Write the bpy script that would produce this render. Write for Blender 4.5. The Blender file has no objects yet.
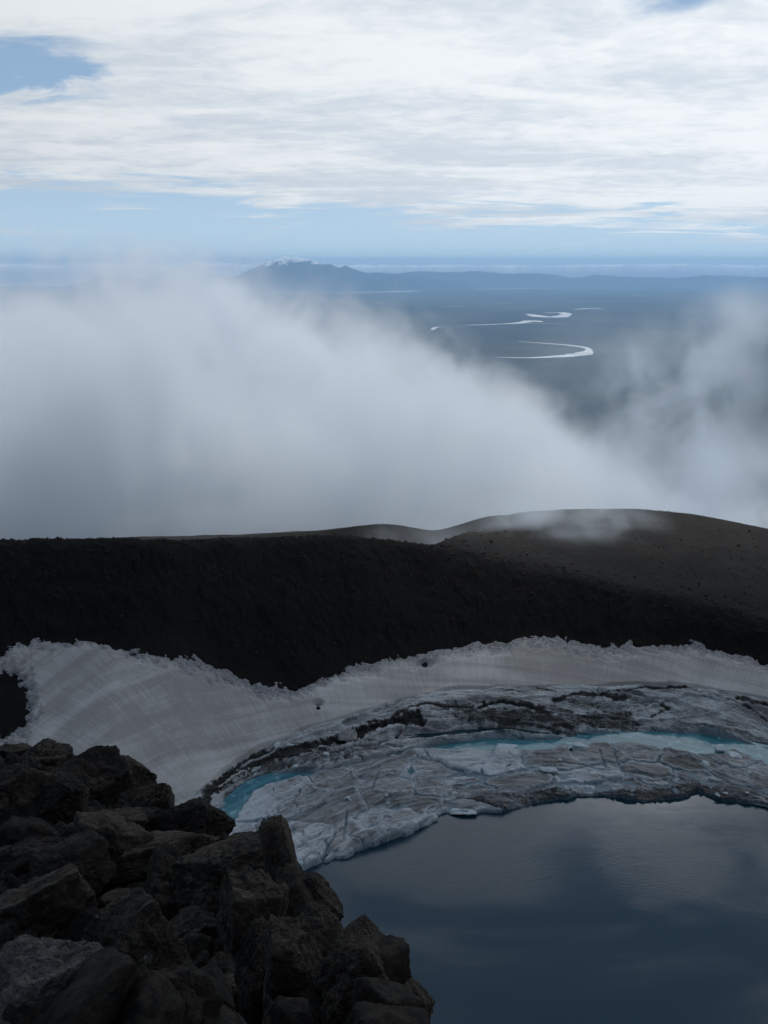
import bpy, math
import numpy as np
from math import radians as R_, sin, cos, tan, pi

rng = np.random.default_rng(7)
scene = bpy.context.scene
COL = scene.collection
F = 996.0; H = 80.0; PITCH = math.atan((512 - 265) / F)
cp, sp = cos(PITCH), sin(PITCH)

# ------------------------------------------------------------------ camera maths (build time only)
def ray(px, py):
    u = (np.asarray(px, float) - 384) / F; v = (512 - np.asarray(py, float)) / F
    return u, cp + v * sp, -sp + v * cp          # x, y, z
def az_of(px, py):
    x, y, z = ray(px, py); return np.arctan2(x, y)
def tdep(px, py):                                # tangent of the depression angle
    x, y, z = ray(px, py); return -z / np.hypot(x, y)
def at_z(px, py, zz):
    x, y, z = ray(px, py); t = (zz - H) / z
    return x * t, y * t
def proj(x, y, z):
    x = np.asarray(x, float); y = np.asarray(y, float); z = np.asarray(z, float) - H
    d = y * cp - z * sp; u = x / d; v = (y * sp + z * cp) / d
    return 384 + F * u, 512 - F * v

# ------------------------------------------------------------------ noise
def _hash(ix, iy, iz, seed):
    h = (ix.astype(np.int64) * 374761393 + iy.astype(np.int64) * 668265263 + iz.astype(np.int64) * 2147483647 + seed * 144665) & 0xffffffff
    h = ((h ^ (h >> 13)) * 1274126177) & 0xffffffff
    h = ((h ^ (h >> 16)) * 2246822519) & 0xffffffff
    h = h ^ (h >> 15)
    return (h & 0xffffff) / float(0x1000000)
def vnoise(x, y, z=None, seed=0):
    x, y = np.broadcast_arrays(np.asarray(x, float), np.asarray(y, float))
    z = np.zeros_like(x) if z is None else np.asarray(z, float)
    ix, iy, iz = np.floor(x), np.floor(y), np.floor(z)
    fx, fy, fz = x - ix, y - iy, z - iz
    fx = fx * fx * fx * (fx * (fx * 6 - 15) + 10); fy = fy * fy * fy * (fy * (fy * 6 - 15) + 10); fz = fz * fz * (3 - 2 * fz)
    def c(a, b, d): return _hash(ix + a, iy + b, iz + d, seed)
    def l(a, b, t): return a + (b - a) * t
    z0 = l(l(c(0,0,0), c(1,0,0), fx), l(c(0,1,0), c(1,1,0), fx), fy)
    z1 = l(l(c(0,0,1), c(1,0,1), fx), l(c(0,1,1), c(1,1,1), fx), fy)
    return l(z0, z1, fz) * 2 - 1
def fbm(x, y, z=None, oct=4, seed=0, gain=.5):
    a, s, n = 1.0, 0.0, 0.0
    for i in range(oct):
        k = 2.03 ** i
        s = s + a * vnoise(x * k + i * 17.3, y * k - i * 9.1, None if z is None else z * k + i * 3.7, seed + i); n += a; a *= gain
    return s / n
def ridged(x, y, oct=4, seed=0):
    a, s, n = 1.0, 0.0, 0.0
    for i in range(oct):
        k = 2.1 ** i
        s = s + a * (1 - np.abs(vnoise(x * k + i * 5.3, y * k + i * 2.1, None, seed + i)) * 2); n += a; a *= .5
    return s / n
def worley(x, y, seed=0):
    ix, iy = np.floor(x), np.floor(y)
    f1 = np.full(x.shape, 9.0); f2 = np.full(x.shape, 9.0); cid = np.zeros(x.shape)
    for a in (-1, 0, 1):
        for b in (-1, 0, 1):
            cx, cy = ix + a, iy + b; zz = np.zeros_like(cx)
            qx = cx + .15 + .7 * _hash(cx, cy, zz, seed); qy = cy + .15 + .7 * _hash(cx, cy, zz + 1, seed)
            d = np.hypot(qx - x, qy - y); r = _hash(cx, cy, zz + 2, seed)
            near = d < f1
            f2 = np.where(near, f1, np.minimum(f2, d)); cid = np.where(near, r, cid); f1 = np.where(near, d, f1)
    return f1, f2, cid
def rubble(x, y, size, seed=0):                  # packed broken stones, as heights in units of size
    wx = x / size + .25 * vnoise(x / size * 1.7, y / size * 1.7, None, seed + 5); wy = y / size + .25 * vnoise(x / size * 1.7 + 9, y / size * 1.7, None, seed + 6)
    f1, f2, c = worley(wx, wy, seed)
    edge = np.clip((f2 - f1) / .35, 0, 1)
    return edge ** .6 * (.25 + .55 * c) - .35 + (c - .5) * .3
def sstep(a, b, x):
    t = np.clip((x - a) / (b - a), 0, 1); return t * t * (3 - 2 * t)
def lerp(a, b, t): return a + (b - a) * t

# ------------------------------------------------------------------ mesh helpers
def mesh_obj(name, V, Fc, mat, smooth=True, parent=None, **props):
    V = np.asarray(V, np.float32).reshape(-1, 3)
    me = bpy.data.meshes.new(name)
    Fc = np.asarray(Fc, np.int32)
    n, k = Fc.shape
    me.vertices.add(len(V)); me.vertices.foreach_set('co', V.ravel())
    me.loops.add(n * k); me.loops.foreach_set('vertex_index', Fc.ravel())
    me.polygons.add(n); me.polygons.foreach_set('loop_start', np.arange(0, n * k, k, dtype=np.int32))
    me.polygons.foreach_set('loop_total', np.full(n, k, np.int32))
    me.polygons.foreach_set('use_smooth', np.full(n, smooth))
    me.update(calc_edges=True); me.validate()
    me.materials.append(mat)
    o = bpy.data.objects.new(name, me); COL.objects.link(o)
    if parent: o.parent = parent
    for a, b in props.items(): o[a] = b
    return o
def attr(o, name, data):
    a = o.data.attributes.new(name, 'FLOAT', 'POINT'); a.data.foreach_set('value', np.asarray(data, np.float32).ravel())
def grid_faces(nr, nc, mask=None, wrap=False):
    i, j = np.meshgrid(np.arange(nr - 1), np.arange(nc if wrap else nc - 1), indexing='ij')
    j2 = (j + 1) % nc
    f = np.stack([i * nc + j, i * nc + j2, (i + 1) * nc + j2, (i + 1) * nc + j], -1)
    if mask is not None: f = f[mask]
    return f.reshape(-1, 4)[:, ::-1]             # normal up for (rows = far, cols = right)
def prune(V, Fc, *attrs):
    used = np.unique(Fc); m = np.full(len(V), -1, np.int64); m[used] = np.arange(len(used))
    return (V[used], m[Fc]) + tuple(a.ravel()[used] for a in attrs)

# ------------------------------------------------------------------ materials
def new_mat(name):
    m = bpy.data.materials.new(name); m.use_nodes = True
    nt = m.node_tree; nt.nodes.clear()
    return m, NB(nt)
class NB:
    def __init__(s, nt): s.nt = nt
    def n(s, t, **kw):
        nd = s.nt.nodes.new(t)
        for k, v in kw.items(): setattr(nd, k, v)
        return nd
    def L(s, a, b): s.nt.links.new(a, b)
    def put(s, sock, v):
        if isinstance(v, bpy.types.NodeSocket): s.L(v, sock)
        elif v is not None: sock.default_value = v
    def math(s, op, a, b=None, c=None, clamp=False):
        nd = s.n('ShaderNodeMath', operation=op); nd.use_clamp = clamp
        for i, v in enumerate((a, b, c)):
            if v is not None: s.put(nd.inputs[i], v)
        return nd.outputs[0]
    def vmath(s, op, a, b=None):
        nd = s.n('ShaderNodeVectorMath', operation=op); s.put(nd.inputs[0], a)
        if b is not None: s.put(nd.inputs[1], b)
        return nd.outputs['Value' if op in ('DOT_PRODUCT', 'LENGTH') else 'Vector']
    def mr(s, v, a, b, c=0.0, d=1.0, smooth=False):
        nd = s.n('ShaderNodeMapRange'); nd.interpolation_type = 'SMOOTHSTEP' if smooth else 'LINEAR'
        for i, x in enumerate((v, a, b, c, d)): s.put(nd.inputs[i], x)
        return nd.outputs[0]
    def mix(s, f, a, b):
        nd = s.n('ShaderNodeMix', data_type='RGBA'); s.put(nd.inputs[0], f); s.put(nd.inputs[6], a); s.put(nd.inputs[7], b)
        return nd.outputs[2]
    def noise(s, vec, scale, detail=4, rough=.5, dist=0, out=0):
        nd = s.n('ShaderNodeTexNoise'); s.put(nd.inputs['Vector'], vec)
        nd.inputs['Scale'].default_value = scale; nd.inputs['Detail'].default_value = detail
        nd.inputs['Roughness'].default_value = rough; nd.inputs['Distortion'].default_value = dist
        return nd.outputs[out]
    def pos(s): return s.n('ShaderNodeNewGeometry').outputs['Position']
    def obj(s): return s.n('ShaderNodeTexCoord').outputs['Object']
    def att(s, name, out='Fac'):
        nd = s.n('ShaderNodeAttribute'); nd.attribute_name = name; return nd.outputs[out]
    def sep(s, v):
        nd = s.n('ShaderNodeSeparateXYZ'); s.put(nd.inputs[0], v); return nd.outputs
    def comb(s, x, y, z):
        nd = s.n('ShaderNodeCombineXYZ'); [s.put(nd.inputs[i], v) for i, v in enumerate((x, y, z))]; return nd.outputs[0]
    def bump(s, h, dist=.1, strength=1.0):
        nd = s.n('ShaderNodeBump'); nd.inputs['Strength'].default_value = strength; nd.inputs['Distance'].default_value = dist
        s.L(h, nd.inputs['Height']); return nd.outputs[0]
    def bsdf(s, col, rough=.9, normal=None, spec=.3, **kw):
        b = s.n('ShaderNodeBsdfPrincipled'); s.put(b.inputs['Base Color'], col); s.put(b.inputs['Roughness'], rough)
        s.put(b.inputs['Specular IOR Level'], spec)
        if normal is not None: s.L(normal, b.inputs['Normal'])
        for k, v in kw.items(): s.put(b.inputs[k], v)
        o = s.n('ShaderNodeOutputMaterial'); s.L(b.outputs[0], o.inputs[0]); return b
def c3(r, g, b): return (r, g, b, 1.0)

def mat_rock(name, dark, light, lichen=.5, warm=(.10, .085, .06)):
    m, b = new_mat(name); p = b.obj()
    oi = b.n('ShaderNodeObjectInfo')
    p2 = b.vmath('ADD', p, b.comb(b.math('MULTIPLY', oi.outputs['Random'], 37.0), 0.0, 0.0))
    n1 = b.noise(p2, 2.3, 6, .6); n2 = b.noise(p2, 14, 5, .65); n3 = b.noise(p2, 55, 3, .6)
    col = b.mix(b.mr(n1, .35, .68), c3(*dark), c3(*light))
    col = b.mix(b.mr(n2, .52, .75, 0, .6), col, c3(*[x * 1.7 for x in light]))
    li = b.math('MULTIPLY', b.mr(b.noise(p2, 9, 5, .7, .4), .6, .68), b.mr(b.noise(p2, 1.3, 2), .45, .62))
    col = b.mix(b.math('MULTIPLY', li, lichen), col, c3(.14, .145, .13))
    sp_ = b.mr(n3, .68, .74); col = b.mix(b.math('MULTIPLY', sp_, lichen), col, c3(.2, .2, .18))
    li2 = b.math('MULTIPLY', b.mr(b.noise(p2, 6.1, 4, .7, .3), .64, .70), b.mr(b.noise(p2, .9, 2, .5, .2), .52, .62))
    col = b.mix(b.math('MULTIPLY', li2, lichen), col, c3(*warm))
    h = b.math('ADD', b.math('MULTIPLY', n2, .7), b.math('MULTIPLY', n3, .35))
    b.bsdf(col, .92, b.bump(h, .09), .2)
    return m
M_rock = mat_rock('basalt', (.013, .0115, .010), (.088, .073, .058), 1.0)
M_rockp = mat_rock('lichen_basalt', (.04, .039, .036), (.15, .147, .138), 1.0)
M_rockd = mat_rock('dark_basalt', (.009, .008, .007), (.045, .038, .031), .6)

def mat_terrain():
    m, b = new_mat('volcanic_ground'); p = b.pos(); x, y, z = b.sep(p)
    n1 = b.noise(p, .05, 6, .6); n2 = b.noise(p, .9, 6, .65); n3 = b.noise(p, 6.0, 4, .6)
    rockc = b.mix(b.mr(n1, .35, .65), c3(.005, .0047, .0045), c3(.010, .0092, .0084))
    rockc = b.mix(b.mr(n2, .5, .75, 0, .7), rockc, c3(.018, .016, .014))
    rockc = b.mix(b.mr(n3, .66, .72, 0, .5), rockc, c3(.06, .058, .054))
    flat = b.att('plateau')                      # finer brown-grey scree on level ground, paler to paint the flat top's extra light
    scree = b.mix(b.mr(n2, .3, .7), c3(.014, .0132, .0122), c3(.025, .0232, .021))
    scree = b.mix(b.mr(b.noise(p, .12, 5, .65), .4, .6, 0, .7), scree, c3(.011, .0105, .010))
    rockc = b.mix(flat, rockc, scree)
    ps = b.vmath('MULTIPLY', p, (.00022, .00022, 0))
    pl = b.noise(ps, 1.0, 8, .62, .6); pl2 = b.noise(ps, 5.0, 6, .6, .3)
    plain = b.mix(b.mr(pl, .36, .62), c3(.008, .018, .026), c3(.065, .075, .075))
    plain = b.mix(b.mr(pl2, .45, .62, 0, .7), plain, c3(.028, .035, .03))
    plain = b.mix(b.mr(b.noise(ps, 3.1, 7, .7, 1.2), .64, .68, 0, .8), plain, c3(.14, .15, .15))
    col = b.mix(b.mr(z, -500.0, -850.0), rockc, plain)
    h = b.math('ADD', n2, b.math('MULTIPLY', n3, .35))
    b.bsdf(col, .95, b.bump(h, .25), .15)
    return m
M_terrain = mat_terrain()

def mat_snow():
    m, b = new_mat('old_snow'); p = b.pos()
    u = b.att('along'); v = b.att('down'); th = b.att('thick')
    st = b.noise(b.comb(b.math('MULTIPLY', u, 2.6), b.math('MULTIPLY', v, .16), 0.0), 1.0, 5, .62, .15)
    st2 = b.noise(b.comb(b.math('MULTIPLY', u, .30), b.math('MULTIPLY', v, .12), 3.0), 1.0, 4, .6, .3)
    bn = b.noise(b.comb(b.math('MULTIPLY', u, .03), b.math('MULTIPLY', v, .33), 7.0), 1.0, 5, .6, .5)
    big = b.noise(p, .05, 5, .6, .3)
    f = b.noise(p, 5.0, 4, .7)
    d = b.math('ADD', b.math('MULTIPLY', st, .30), b.math('MULTIPLY', st2, .12))
    d = b.math('ADD', d, b.math('MULTIPLY', bn, .65)); d = b.math('ADD', d, b.math('MULTIPLY', big, .8))
    d = b.math('ADD', d, b.math('MULTIPLY', f, .42))
    t = b.mr(d, .92, 1.20)
    col = b.mix(t, c3(.58, .575, .565), c3(.33, .322, .31))
    thin = b.math('ADD', th, b.math('MULTIPLY', b.math('SUBTRACT', b.noise(p, 1.6, 5, .75, .6), .5), .9))
    edge = b.mr(thin, .42, .05)
    lace = b.mr(b.noise(p, 2.4, 5, .8, 1.0), .42, .58)
    ecol = b.mix(lace, c3(.10, .102, .105), c3(.34, .35, .37))
    col = b.mix(edge, col, ecol)
    h = b.math('ADD', b.math('MULTIPLY', st, .5), b.math('MULTIPLY', f, .5))
    b.bsdf(col, .8, b.bump(h, .12), .3)
    return m
M_snow = mat_snow()

def mat_ice(name, clean, mid, dirty, bias=0.0):
    m, b = new_mat(name); p = b.pos(); rnd = b.n('ShaderNodeObjectInfo').outputs['Random']
    u = b.att('along'); v = b.att('down'); dk = b.att('dirt'); ed = b.att('edge')
    q = b.comb(b.math('MULTIPLY', u, .07), b.math('MULTIPLY', v, .62), 0.0)
    s1 = b.noise(q, 1.0, 8, .68, .9); s2 = b.noise(q, 3.1, 6, .65, .5); big = b.noise(p, .10, 5, .6, 1.2)
    fine = b.noise(p, 3.0, 6, .75, .6)
    d = b.math('ADD', b.math('MULTIPLY', s1, .7), b.math('MULTIPLY', s2, .35)); d = b.math('ADD', d, b.math('MULTIPLY', fine, .35))
    d = b.math('ADD', d, b.math('MULTIPLY', big, .5)); d = b.math('ADD', d, b.math('ADD', bias, b.math('MULTIPLY', b.math('SUBTRACT', rnd, .5), .26)))
    col = b.mix(b.mr(d, .82, .96), c3(*clean), c3(*mid))
    col = b.mix(b.mr(d, .98, 1.14), col, c3(*dirty))
    rim = b.math('MULTIPLY', b.mr(ed, .9, .15), b.mr(fine, .35, .55))
    col = b.mix(b.math('MULTIPLY', rim, .85), col, c3(.50, .57, .62))
    ln = b.mr(b.math('ABSOLUTE', b.math('SUBTRACT', s1, .5)), .004, .022)
    ln2 = b.mr(b.math('ABSOLUTE', b.math('SUBTRACT', s2, .47)), .003, .015)
    col = b.mix(b.math('MULTIPLY', b.math('SUBTRACT', 1.0, ln), b.mr(big, .4, .6, .15, .8)), col, c3(.07, .085, .095))
    col = b.mix(b.math('MULTIPLY', b.math('SUBTRACT', 1.0, ln2), b.mr(fine, .4, .6, .0, .6)), col, c3(.09, .10, .11))
    dkn = b.math('ADD', dk, b.math('MULTIPLY', b.math('SUBTRACT', b.math('ADD', s2, fine), 1.0), .9))
    col = b.mix(b.mr(dkn, .22, .62), col, c3(.030, .028, .027))
    col = b.mix(b.mr(dk, .75, .95), col, c3(.012, .012, .012))
    blue = b.att('blue'); col = b.mix(blue, col, c3(.10, .20, .25))
    h = b.math('ADD', b.math('MULTIPLY', s2, .6), b.math('MULTIPLY', fine, .5))
    b.bsdf(col, .6, b.bump(h, .25), .35)
    return m
M_ice = mat_ice('glacier_ice', (.50, .535, .55), (.24, .242, .24), (.070, .068, .064), .02)
M_floe = mat_ice('floe_ice', (.52, .555, .58), (.275, .28, .278), (.135, .125, .113), .0)

def mat_simple_ice(name, c1, c2):
    m, b = new_mat(name); p = b.pos()
    n = b.noise(p, 1.5, 6, .65, .5); n2 = b.noise(p, 6, 4, .7)
    b.bsdf(b.mix(b.mr(n, .35, .65), c3(*c1), c3(*c2)), .5, b.bump(n2, .12), .4); return m
M_under = mat_simple_ice('submerged_ice', (.10, .16, .19), (.24, .31, .35))
M_chunk = mat_simple_ice('clean_ice', (.36, .46, .51), (.60, .65, .68))
M_blue = mat_simple_ice('blue_ice', (.16, .34, .40), (.38, .54, .60))

def mat_lake():
    m, b = new_mat('lake_water'); p = b.pos()
    w = b.noise(b.vmath('MULTIPLY', p, (1.0, 1.5, 1.0)), 3.2, 5, .6, .4)
    w2 = b.noise(p, .25, 3, .5, .3)
    ruffle = b.mr(b.noise(b.vmath('MULTIPLY', p, (.8, 1.3, 1)), .028, 3, .5, .8), .38, .62, .15, 1.0, True)
    h = b.math('ADD', b.math('MULTIPLY', b.math('MULTIPLY', w, ruffle), .035), b.math('MULTIPLY', w2, .02))
    b.bsdf(c3(.006, .030, .045), b.mr(ruffle, .1, 1.0, .06, .22), b.bump(h, 1.0, .8), .9, IOR=1.33)
    return m
M_lake = mat_lake()
def mat_pool():
    m, b = new_mat('melt_water'); p = b.pos(); v = b.att('down')
    n = b.noise(b.comb(b.math('MULTIPLY', b.att('along'), .05), b.math('MULTIPLY', v, .5), 0.0), 1.6, 5, .6, .6)
    n2 = b.noise(p, .5, 5, .6, .4)
    col = b.mix(b.mr(n, .38, .62), c3(.03, .135, .175), c3(.085, .25, .30))
    col = b.mix(b.mr(n2, .55, .72), col, c3(.28, .45, .50))
    b.bsdf(col, .15, b.bump(b.noise(p, 2.5, 3), .03), .5, IOR=1.33); return m
M_pool = mat_pool()
def mat_river(name='braided_river'):
    m, b = new_mat(name); p = b.pos()
    n = b.noise(b.vmath('MULTIPLY', p, (.0012, .0012, 0)), 1.0, 7, .7, .8)
    b.bsdf(b.mix(b.mr(n, .38, .66), c3(.55, .57, .58), c3(.24, .26, .27)), .5, None, .5); return m  # pale base colour stands in for sky reflected by the water
M_river = mat_river()
def mat_mountain():
    m, b = new_mat('far_mountain'); p = b.pos(); z = b.sep(p)[2]
    n = b.noise(b.vmath('MULTIPLY', p, (.0009, .0009, .0016)), 1.0, 7, .7, .6)
    zz = b.math('ADD', z, b.math('MULTIPLY', b.math('SUBTRACT', n, .5), 1500.0))
    sn = b.math('MULTIPLY', b.mr(b.math('ADD', zz, b.math('MULTIPLY', b.math('SUBTRACT', b.noise(b.vmath('MULTIPLY', p, (.0024, .0008, .0010)), 1.0, 5, .7, .8), .5), 1500.0)), 130.0, 300.0), .9)
    b.bsdf(b.mix(sn, c3(.035, .037, .04), c3(.82, .84, .86)), .9); return m
M_mount = mat_mountain()

# ------------------------------------------------------------------ crater curves, as functions of azimuth
def curve(pts, sm=.022):                                  # (px, py) list -> tan(depression)(az)
    p = np.array(pts, float); a = az_of(p[:, 0], p[:, 1]); t = tdep(p[:, 0], p[:, 1])
    g = np.linspace(a[0], a[-1], 1600); v = np.interp(g, a, t); k = max(3, int(sm / (g[1] - g[0])))
    ker = np.hanning(2 * k + 3)[1:-1]; ker /= ker.sum(); v = np.convolve(np.pad(v, k, mode='edge'), ker, mode='valid')
    return lambda az: np.interp(az, g, v)
cA = curve([(-500, 930), (-150, 915), (0, 900), (150, 880), (240, 868), (305, 862), (345, 858), (372, 848), (410, 828), (440, 812), (510, 802), (560, 797), (650, 796), (700, 790), (768, 810), (850, 830), (1100, 900)])
cM = curve([(-500, 900), (-150, 890), (0, 880), (150, 850), (205, 830), (222, 806), (250, 784), (285, 775), (310, 776), (345, 770), (400, 757), (450, 745), (500, 741), (540, 743), (600, 735), (640, 733), (700, 736), (740, 744), (768, 750), (850, 765), (1100, 820)])
cB = curve([(-500, 880), (-150, 870), (0, 855), (120, 838), (185, 806), (215, 775), (260, 748), (300, 733), (350, 715), (400, 699), (450, 688), (520, 686), (600, 686), (700, 686), (768, 700), (850, 725), (1100, 790)])
cC = curve([(-500, 720), (-100, 670), (0, 652), (40, 642), (100, 640), (180, 655), (240, 676), (290, 688), (350, 664), (430, 650), (490, 636), (600, 642), (680, 642), (768, 656), (900, 670), (1100, 700)])
cD = curve([(-500, 560), (-100, 545), (0, 540), (100, 538), (190, 539), (250, 536), (330, 534), (400, 541), (445, 547), (500, 560), (560, 572), (620, 586), (700, 602), (768, 620), (850, 632), (1100, 650)])
cE = curve([(-500, 575), (-100, 560), (300, 552), (400, 550), (430, 546), (450, 537), (475, 528), (500, 517), (520, 512), (560, 508.5), (640, 508), (700, 514), (768, 528), (850, 545), (1100, 560)])
cF = curve([(-500, 560), (0, 552), (190, 542), (260, 534), (320, 531), (360, 526), (385, 523.5), (410, 527), (435, 532), (455, 526), (480, 518), (500, 514), (530, 518), (640, 530), (1100, 580)])
G_px = np.array([(-400, 700, 24), (-60, 735, 22), (0, 752, 20), (50, 772, 19), (110, 795, 18), (165, 812, 17), (215, 832, 15), (240, 850, 14), (300, 868, 12), (318, 905, 11), (345, 952, 9.5), (400, 998, 8), (440, 1040, 7), (520, 1250, 4.5), (700, 1700, 2.5)], float)
G_az = az_of(G_px[:, 0], G_px[:, 1]); G_t = tdep(G_px[:, 0], G_px[:, 1])

zB = 2.5
def nodes(az):
    az = np.asarray(az, float); e = np.clip(az, -.5, .5)
    rA = H / cA(e); rM = H / cM(e); rB = (H - zB) / cB(e)
    def climb(r0, z0, t, k): z = (z0 - k * r0 + k * H / t) / (1 + k / t); return (H - z) / t, z
    rC, zC = climb(rB, zB, cC(e), .42)
    rD, zD = climb(rC, zC, cD(e), .72)
    hump = sstep(.03, .13, e)
    rE = lerp(rD + 60, np.maximum(rD + 45, 262), hump); zE = H - rE * cE(e)
    rF = 620 + 0 * e; zF = H - rF * cF(e)
    rG = np.interp(e, G_az, G_px[:, 2]); zG = H - rG * np.interp(e, G_az, G_t)
    z1 = np.minimum(78.4, H - .26 * rG * .885)
    o = np.zeros_like(e)
    R = np.stack([o, .1 * rG, .26 * rG, rG, rG * 1.25 + 1, 70 + o, 84 + o, np.minimum(rM, rA) - 6, rA * .5 + rM * .5, rB, rC, (rC + rD) / 2, rD, rD + 4, rE, rE + 70, rF, 950 + o, 2800 + o, 4500 + o, 130000 + o])
    Z = np.stack([o + 78.4, o + 78.4, z1, zG - .15, zG - 3 - .3 * rG, o - .5, o - 4, o - 4, o - 3, o + zB - 1.2, zC, (zC + zD) / 2 + 1.0, zD, zD + .3, zE, zE - 14, zF, zF - 90, o - 915, o - 920, o - 920])
    return R, Z, dict(rA=rA, rM=rM, rB=rB, rC=rC, zC=zC, rD=rD, zD=zD, rE=rE, rG=rG, zG=zG)
def pchip(x, y, xq):
    h = np.diff(x); h = np.maximum(h, 1e-6); d = np.diff(y) / h; m = np.zeros_like(y)
    w1 = 2 * h[1:] + h[:-1]; w2 = h[1:] + 2 * h[:-1]; ok = d[1:] * d[:-1] > 0
    dd0 = np.where(ok, d[:-1], 1); dd1 = np.where(ok, d[1:], 1)
    m[1:-1] = np.where(ok, (w1 + w2) / (w1 / dd0 + w2 / dd1), 0); m[0] = d[0]; m[-1] = d[-1]
    k = np.clip(np.searchsorted(x, xq) - 1, 0, len(x) - 2); t = np.clip((xq - x[k]) / h[k], 0, 1)
    return (2*t**3 - 3*t**2 + 1) * y[k] + (t**3 - 2*t**2 + t) * h[k] * m[k] + (-2*t**3 + 3*t**2) * y[k+1] + (t**3 - t**2) * h[k] * m[k+1]
# profile table, then bilinear look-up
AZ = np.concatenate([np.linspace(-pi, -.43, 60, endpoint=False), np.linspace(-.43, .43, 760), np.linspace(.43, pi, 61)[1:-1]])
RR = np.concatenate([np.linspace(.3, 26, 210, endpoint=False), np.linspace(26, 112, 90, endpoint=False), np.linspace(112, 215, 250, endpoint=False), np.linspace(215, 330, 180, endpoint=False), np.linspace(330, 720, 110, endpoint=False), np.geomspace(720, 73500, 130)])
def DDrD(D): return D['rD'][None]
def base_table():
    R, Z, D = nodes(AZ); T = np.zeros((len(RR), len(AZ)))
    for j in range(len(AZ)): T[:, j] = pchip(R[:, j], Z[:, j], RR)
    e = np.clip(AZ, -.5, .5); cs = np.minimum(cD(e), cE(e))[None]; rr = RR[:, None]
    sight = np.where(rr < 480, H - rr * cs * 1.004, 1e9)
    sight = np.where((rr >= 480) & (rr < 1500), H - rr * np.minimum(cs[0], cF(e))[None], sight)
    T = np.where(rr > DDrD(D), np.minimum(T, sight), T)
    tG = np.interp(e, G_az, G_t)[None] * (1 + .03 * sstep(-.05, .06, e))[None]; near = (rr > 1.2) & (rr < 30)
    T = np.where(near, np.minimum(T, H - rr * tG - .02), T)
    rim = pchip(np.array([0, 12, 60, 300, 1200, 3000, 5000, 130000.]), np.array([78.4, 78, 76, 50, -300, -880, -920, -920.]), RR)
    w = sstep(.62, 1.5, np.abs(AZ))
    T = T * (1 - w) + rim[:, None] * w
    return T, D
TAB, DD = base_table()
def look(az, r):
    j = np.interp(az, AZ, np.arange(len(AZ))); i = np.interp(r, RR, np.arange(len(RR)))
    j0 = np.clip(j.astype(int), 0, len(AZ) - 2); i0 = np.clip(i.astype(int), 0, len(RR) - 2); fj, fi = j - j0, i - i0
    return (TAB[i0, j0] * (1-fi) * (1-fj) + TAB[i0+1, j0] * fi * (1-fj) + TAB[i0, j0+1] * (1-fi) * fj + TAB[i0+1, j0+1] * fi * fj)
def relief(x, y, r, rD, rC, rG):
    near = 1 - sstep(20, 34, r)
    far = sstep(110, 150, r) * (1 - sstep(900, 2500, r))
    mid = sstep(24, 40, r) * (1 - sstep(80, 110, r))
    wall = sstep(-6, 6, r - rC) * (1 - sstep(-5, 3, r - rD))
    h = near * (.36 * rubble(x, y, .75, 4) + .14 * rubble(x, y, .27, 5) + .05 * rubble(x, y, .12, 7) + .12 * fbm(x * .5, y * .5, oct=3, seed=8) + .05 * fbm(x * 4, y * 4, oct=3, seed=9) - .12)
    h = h * (1 - .7 * (1 - sstep(1, 4, r)))
    h = h + mid * (2.5 * fbm(x * .12, y * .12, oct=5, seed=11) + 1.1 * rubble(x, y, 3, 6))
    h = h + far * ((.30 + .9 * wall) * fbm(x * .09, y * .09, oct=6, seed=12) + (.06 + .35 * wall) * rubble(x, y, 2.4, 13) + (.08 + .25 * wall) * rubble(x, y, .95, 14) - .15)
    h = h + sstep(700, 1500, r) * (1 - sstep(3000, 5000, r)) * 60 * fbm(x * .003, y * .003, oct=5, seed=15)
    return h
def build_terrain():
    A, Rg = np.meshgrid(AZ, RR); X = Rg * np.sin(A); Y = Rg * np.cos(A)
    r = Rg; rC, rD, rG = DD['rC'][None], DD['rD'][None], DD['rG'][None]
    Z = TAB + relief(X, Y, r, rD, rC, rG) - r * r / (2 * 6.371e6)
    plateau = sstep(-3, 8, r - rD) * (1 - sstep(700, 900, r))
    wob = 1.5 * fbm(X * .08, Y * .08, oct=4, seed=51)
    plateau = np.clip(sstep(-6, 26, r - rD + 7 * wob), 0, 1) * (1 - sstep(380, 480, r))
    V = np.stack([X, Y, Z], -1).reshape(-1, 3)
    f = grid_faces(len(RR), len(AZ), wrap=True)
    c = len(V); V = np.vstack([V, [[0, 0, 78.4]]])
    cap = np.array([[c, j, (j + 1) % len(AZ), c] for j in range(len(AZ))])
    o = mesh_obj('terrain', V, f, M_terrain, kind='structure', label='black volcanic crater rim with plain far below', category='terrain')
    attr(o, 'plateau', np.append(plateau.ravel(), 0))
    return Z
TZ = build_terrain()
def ground(x, y):
    r = np.hypot(x, y); az = np.arctan2(x, y)
    j = np.clip(np.round(np.interp(az, AZ, np.arange(len(AZ)))).astype(int), 0, len(AZ) - 1)
    i = np.clip(np.round(np.interp(r, RR, np.arange(len(RR)))).astype(int), 0, len(RR) - 1)
    return TZ[i, j]

# ------------------------------------------------------------------ lake
CX, CY = 20.0, 102.0
def disc(name, cx, cy, rad, z, mat, **kw):
    n, k = 96, 40; th = np.linspace(0, 2 * pi, n, endpoint=False); rr = np.linspace(.001, rad, k)
    T, Q = np.meshgrid(th, rr); V = np.stack([cx + Q * np.cos(T), cy + Q * np.sin(T), 0 * T + z], -1).reshape(-1, 3)
    f = grid_faces(k, n, wrap=True)[:, ::-1]
    cap = np.vstack([V, [[cx, cy, z]]]); tri = np.array([[len(V), j, (j + 1) % n, (j + 1) % n] for j in range(n)])
    o = mesh_obj(name, V, f, mat, **kw)
    return o
lake = disc('lake', CX, CY, 92, 0.0, M_lake, kind='structure', label='dark blue crater lake below the ice', category='lake')

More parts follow.
